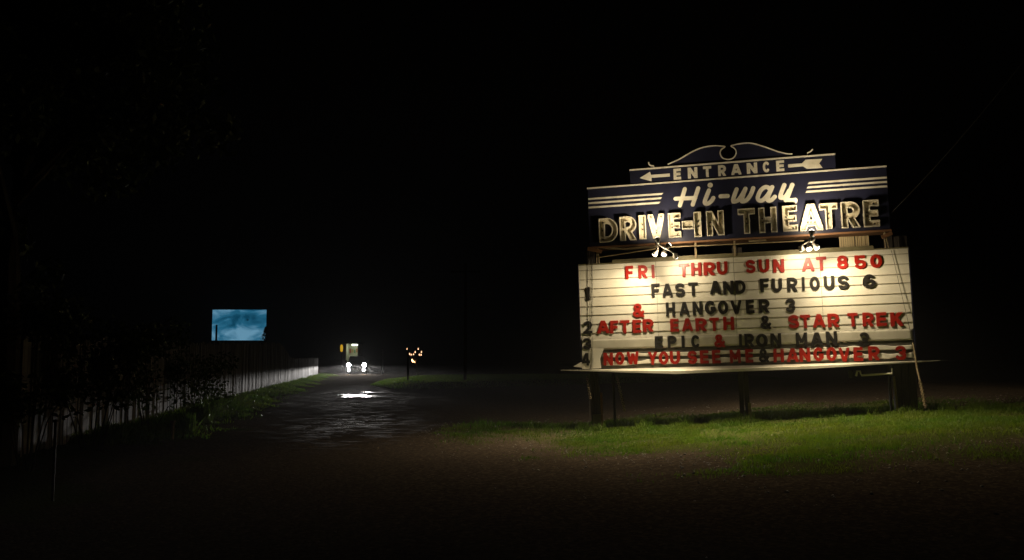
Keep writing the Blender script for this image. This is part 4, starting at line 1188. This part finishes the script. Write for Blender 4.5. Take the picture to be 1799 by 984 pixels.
# ------------------------------------------------------------------ pickup truck
TC = at(626.3, 640, 92.0); HEAD = math.atan2(-FD.y, -FD.x)     # drives along the fence towards the camera
tz = float(terrain(TC.x, 94))
truck = empty('pickup_truck', (TC.x, 92.0, tz), HEAD - math.pi, 'dark pickup truck with blazing headlights driving up the lane', 'pickup truck')
# local frame: -x forward, y across, front bumper face at x = -0.15
def side_prism(mb, poly, y0, y1):
    A = [mb.bm.verts.new((x, y0, z)) for x, z in poly]; B = [mb.bm.verts.new((x, y1, z)) for x, z in poly]; n = len(poly)
    mb.bm.faces.new(A); mb.bm.faces.new(B[::-1])
    for i in range(n): mb.bm.faces.new((A[(i + 1) % n], A[i], B[i], B[(i + 1) % n]))
mb = MB()
side_prism(mb, [(0, .45), (-.02, .95), (.15, 1.12), (1.25, 1.2), (3.3, 1.2), (3.3, 1.25), (5.4, 1.22), (5.45, .5), (4.9, .45), (4.85, .75), (4.6, .9), (4.2, .9), (3.95, .75), (3.9, .42), (1.55, .42), (1.5, .75), (1.25, .9), (.85, .9), (.6, .75), (.55, .45)], -.95, .95)
mb.build('body', M['black_paint'], truck)
mb = MB()
A = [(1.2, -.88, 1.2), (1.2, .88, 1.2), (3.3, .88, 1.2), (3.3, -.88, 1.2)]; B = [(1.85, -.72, 1.82), (1.85, .72, 1.82), (3.1, .72, 1.84), (3.1, -.72, 1.84)]
va = [mb.bm.verts.new(v) for v in A]; vb = [mb.bm.verts.new(v) for v in B]
mb.bm.faces.new(va); mb.bm.faces.new(vb)
for i in range(4): mb.bm.faces.new((va[i], va[(i + 1) % 4], vb[(i + 1) % 4], vb[i]))
mb.build('cab', M['black_paint'], truck)
mb = MB(); q = [(1.26, -.78, 1.26), (1.26, .78, 1.26), (1.80, .66, 1.77), (1.80, -.66, 1.77)]
v1 = [mb.bm.verts.new((a - .02, b, c + .012)) for a, b, c in q]; v2 = [mb.bm.verts.new((a + .0, b, c + .002)) for a, b, c in q]
mb.bm.faces.new(v1); mb.bm.faces.new(v2[::-1])
for i in range(4): mb.bm.faces.new((v1[(i + 1) % 4], v1[i], v2[i], v2[(i + 1) % 4]))
mb.build('windshield', M['dark_glass'], truck)
mb = MB()
for k in range(5): mb.box((-.07, -.5, .70 + k * .06), (-.022, .5, .735 + k * .06))
mb.build('grille', M['chrome'], truck)
mb = MB(); mb.box((-.18, -.95, .46), (-.03, .95, .62)); bmp = mb.build('bumper', M['chrome'], truck)
for sgn in (-1, 1):
    hl = MB(); hl.lathe([(0, .02), (.02, .20), (.05, .215), (.07, .21)], (-.045, sgn * .77, .94), (-1, 0, 0), 18); h = hl.build('headlight', M['chrome'], truck, smooth=True)
    hl = MB(); hl.lathe([(0, .195), (.02, .19), (.05, .14), (.06, .01)], (-.117, sgn * .77, .94), (-1, 0, 0), 18); hl.build('lens', M['headlight'], h, smooth=True)
    hl = MB(); hl.lathe([(0, .02), (.02, .12), (.05, .135)], (-.19, sgn * .74, .44), (-1, 0, 0), 14); h2 = hl.build('fog_lamp', M['chrome'], truck, smooth=True)
    hl = MB(); hl.lathe([(0, .125), (.03, .11), (.05, .01)], (-.242, sgn * .74, .44), (-1, 0, 0), 14); hl.build('lens', M['fog_light'], h2, smooth=True)
    mb = MB(); mb.box((1.35, sgn * 1.0 - .02, 1.2), (1.45, sgn * 1.0 + .16 * sgn + .02, 1.42)) if sgn > 0 else mb.box((1.35, -1.18, 1.2), (1.45, -.98, 1.42)); mb.build('mirror', M['black_paint'], truck)
    for wx in (1.05, 4.4):
        mb = MB(); mb.lathe([(0, .28), (0, .38), (.04, .40), (.2, .40), (.24, .38), (.24, .28)], (wx, sgn * .74, .40), (0, sgn, 0), 22); wh = mb.build('wheel', M['rubber'], truck, smooth=False)
        mb = MB(); mb.lathe([(0, .27), (.02, .22), (.0, .05)], (wx, sgn * .965, .40), (0, sgn, 0), 16); mb.build('rim', M['chrome'], wh)
    # the beam itself: a dipped-beam pattern, cut off just below the level of the lamp
    l = bpy.data.lights.new('headlight_beam', 'SPOT'); l.energy = 54000; l.spot_size = R(170); l.spot_blend = .4; l.color = (1.0, .955, .915); l.shadow_soft_size = .08
    l.use_nodes = True; nt = l.node_tree; em = nt.nodes['Emission']
    tc = nt.nodes.new('ShaderNodeTexCoord'); sep = nt.nodes.new('ShaderNodeSeparateXYZ'); nt.links.new(tc.outputs['Normal'], sep.inputs[0])
    def mth(op, a, c=0.0):
        q = nt.nodes.new('ShaderNodeMath'); q.operation = op
        for i_, v in enumerate((a, c)):
            if isinstance(v, (int, float)): q.inputs[i_].default_value = v
            else: nt.links.new(v, q.inputs[i_])
        return q.outputs[0]
    az = mth('MAXIMUM', mth('ABSOLUTE', sep.outputs[2]), .01)
    el = mth('DIVIDE', sep.outputs[1], az)                    # tangent of the elevation
    la = mth('DIVIDE', sep.outputs[0], az)
    mr = nt.nodes.new('ShaderNodeMapRange'); mr.interpolation_type = 'SMOOTHSTEP'; nt.links.new(el, mr.inputs[0])
    mr.inputs[1].default_value = -.010; mr.inputs[2].default_value = .002; mr.inputs[3].default_value = 1.0; mr.inputs[4].default_value = 0.0
    dn = mth('ADD', mth('MULTIPLY', mth('EXPONENT', mth('MULTIPLY', mth('MINIMUM', el, 0.0), 16.0)), .97), .03)
    sd_ = mth('ADD', mth('MULTIPLY', mth('EXPONENT', mth('MULTIPLY', mth('MULTIPLY', la, la), -38.0)), .985), .015)
    nt.links.new(mth('ADD', mth('MULTIPLY', mth('MULTIPLY', mr.outputs[0], dn), sd_), .007), em.inputs['Strength'])
    o = bpy.data.objects.new('headlight_beam', l); col.objects.link(o); o.parent = h; o.location = (-.22, sgn * .77, .94)
    o.rotation_euler = Matrix(((0, 0, 1), (-1, 0, 0), (0, 1, 0))).transposed().to_euler() if False else Vector((-1, 0, 0)).to_track_quat('-Z', 'Y').to_euler()

# ------------------------------------------------------------------ ticket booth behind the truck
BY = 112.0
b0, b1 = at(608.5, 604, BY), at(628.5, 604, BY)
bt = empty('ticket_booth', ((b0.x + b1.x) / 2, BY, 0), 0, 'lit ticket booth with open front behind the truck', 'ticket booth')
hw = (b1.x - b0.x) / 2; ztop = b0.z
mb = MB()
mb.box((-hw - .12, .02, 0), (-hw, 2.2, ztop)); mb.box((hw, .02, 0), (hw + .12, 2.2, ztop)); mb.box((-hw, 2.1, 0), (hw, 2.2, ztop)); mb.box((-hw, 0, 0), (hw, .12, 1.0))
mb.build('wall', mat('booth_wall', (.42, .42, .34), (.34, .34, .27), 3, .7), bt)
mb = MB(); mb.box((-hw - .35, -.4, ztop + .01), (hw + .35, 2.4, ztop + .2)); mb.build('roof', M['dark_metal'], bt)
mb = MB(); mb.box((-hw, -.12, 1.004), (hw, .5, 1.06)); mb.build('counter', M['worn_sheet'], bt)
cols = [(.35, .07, .04), (.45, .30, .08), (.10, .22, .12), (.38, .18, .08), (.12, .20, .26)]
for k in range(5):
    x0 = -hw + .04 + k * (2 * hw - .08) / 5
    mb = MB(); mb.box((x0, 2.05, 2.3 + .06 * (k % 2)), (x0 + .2, 2.095, 2.85 - .09 * (k % 3))); mb.build('poster', mat('poster_paper', cols[k], tuple(c * .6 for c in cols[k]), 6, .7), bt)
mb = MB(); mb.tube([(-.1, .5, ztop - .14), (hw - .04, .5, ztop - .14)], .09, 8); mb.build('ceiling_tube', M['tube_lit'], bt)
l = bpy.data.lights.new('booth_lamp', 'POINT'); l.energy = 26; l.color = (.92, 1, .72); l.shadow_soft_size = .3
o = bpy.data.objects.new('booth_lamp', l); col.objects.link(o); o.parent = bt; o.location = (.1, .8, ztop - .5)
y0_, y1_ = at(597.5, 618, BY - 1), at(602.8, 605, BY - 1)
ys_ = empty('hanging_lantern', ((y0_.x + y1_.x) / 2, BY - 1, 0), 0, 'dim yellow lantern glowing on a post beside the ticket booth', 'lantern')
w2 = (y1_.x - y0_.x) / 2
mb = MB(); mb.lathe([(0, .05), (.04, w2 * .8), (.5, w2), (.8, w2 * .75), (.86, .06)], (0, 0, y0_.z), (0, 0, 1), 12); mb.build('shade', M['yellow_lit'], ys_, smooth=True)
mb = MB(); mb.tube([(0, .2, 0), (0, .2, y1_.z + .2), (0, .0, y1_.z + .2), (0, 0, y1_.z - .03)], .05, 8); mb.build('post', M['dark_metal'], ys_)

# ------------------------------------------------------------------ night air
HAZE = True
if HAZE:
    mb = MB(); mb.box((-95, -6, -1.5), (45, 320, 24)); hz = mb.build('haze', None); tag(hz, kind='stuff')
    hm = bpy.data.materials.new('night_air'); hm.use_nodes = True; nt = hm.node_tree; nt.nodes.clear()
    out = nt.nodes.new('ShaderNodeOutputMaterial'); pv = nt.nodes.new('ShaderNodeVolumePrincipled')
    pv.inputs['Color'].default_value = (.9, .9, .9, 1); pv.inputs['Density'].default_value = 0.0009; pv.inputs['Anisotropy'].default_value = .35
    nt.links.new(pv.outputs[0], out.inputs['Volume'])
    hz.data.materials.append(hm)
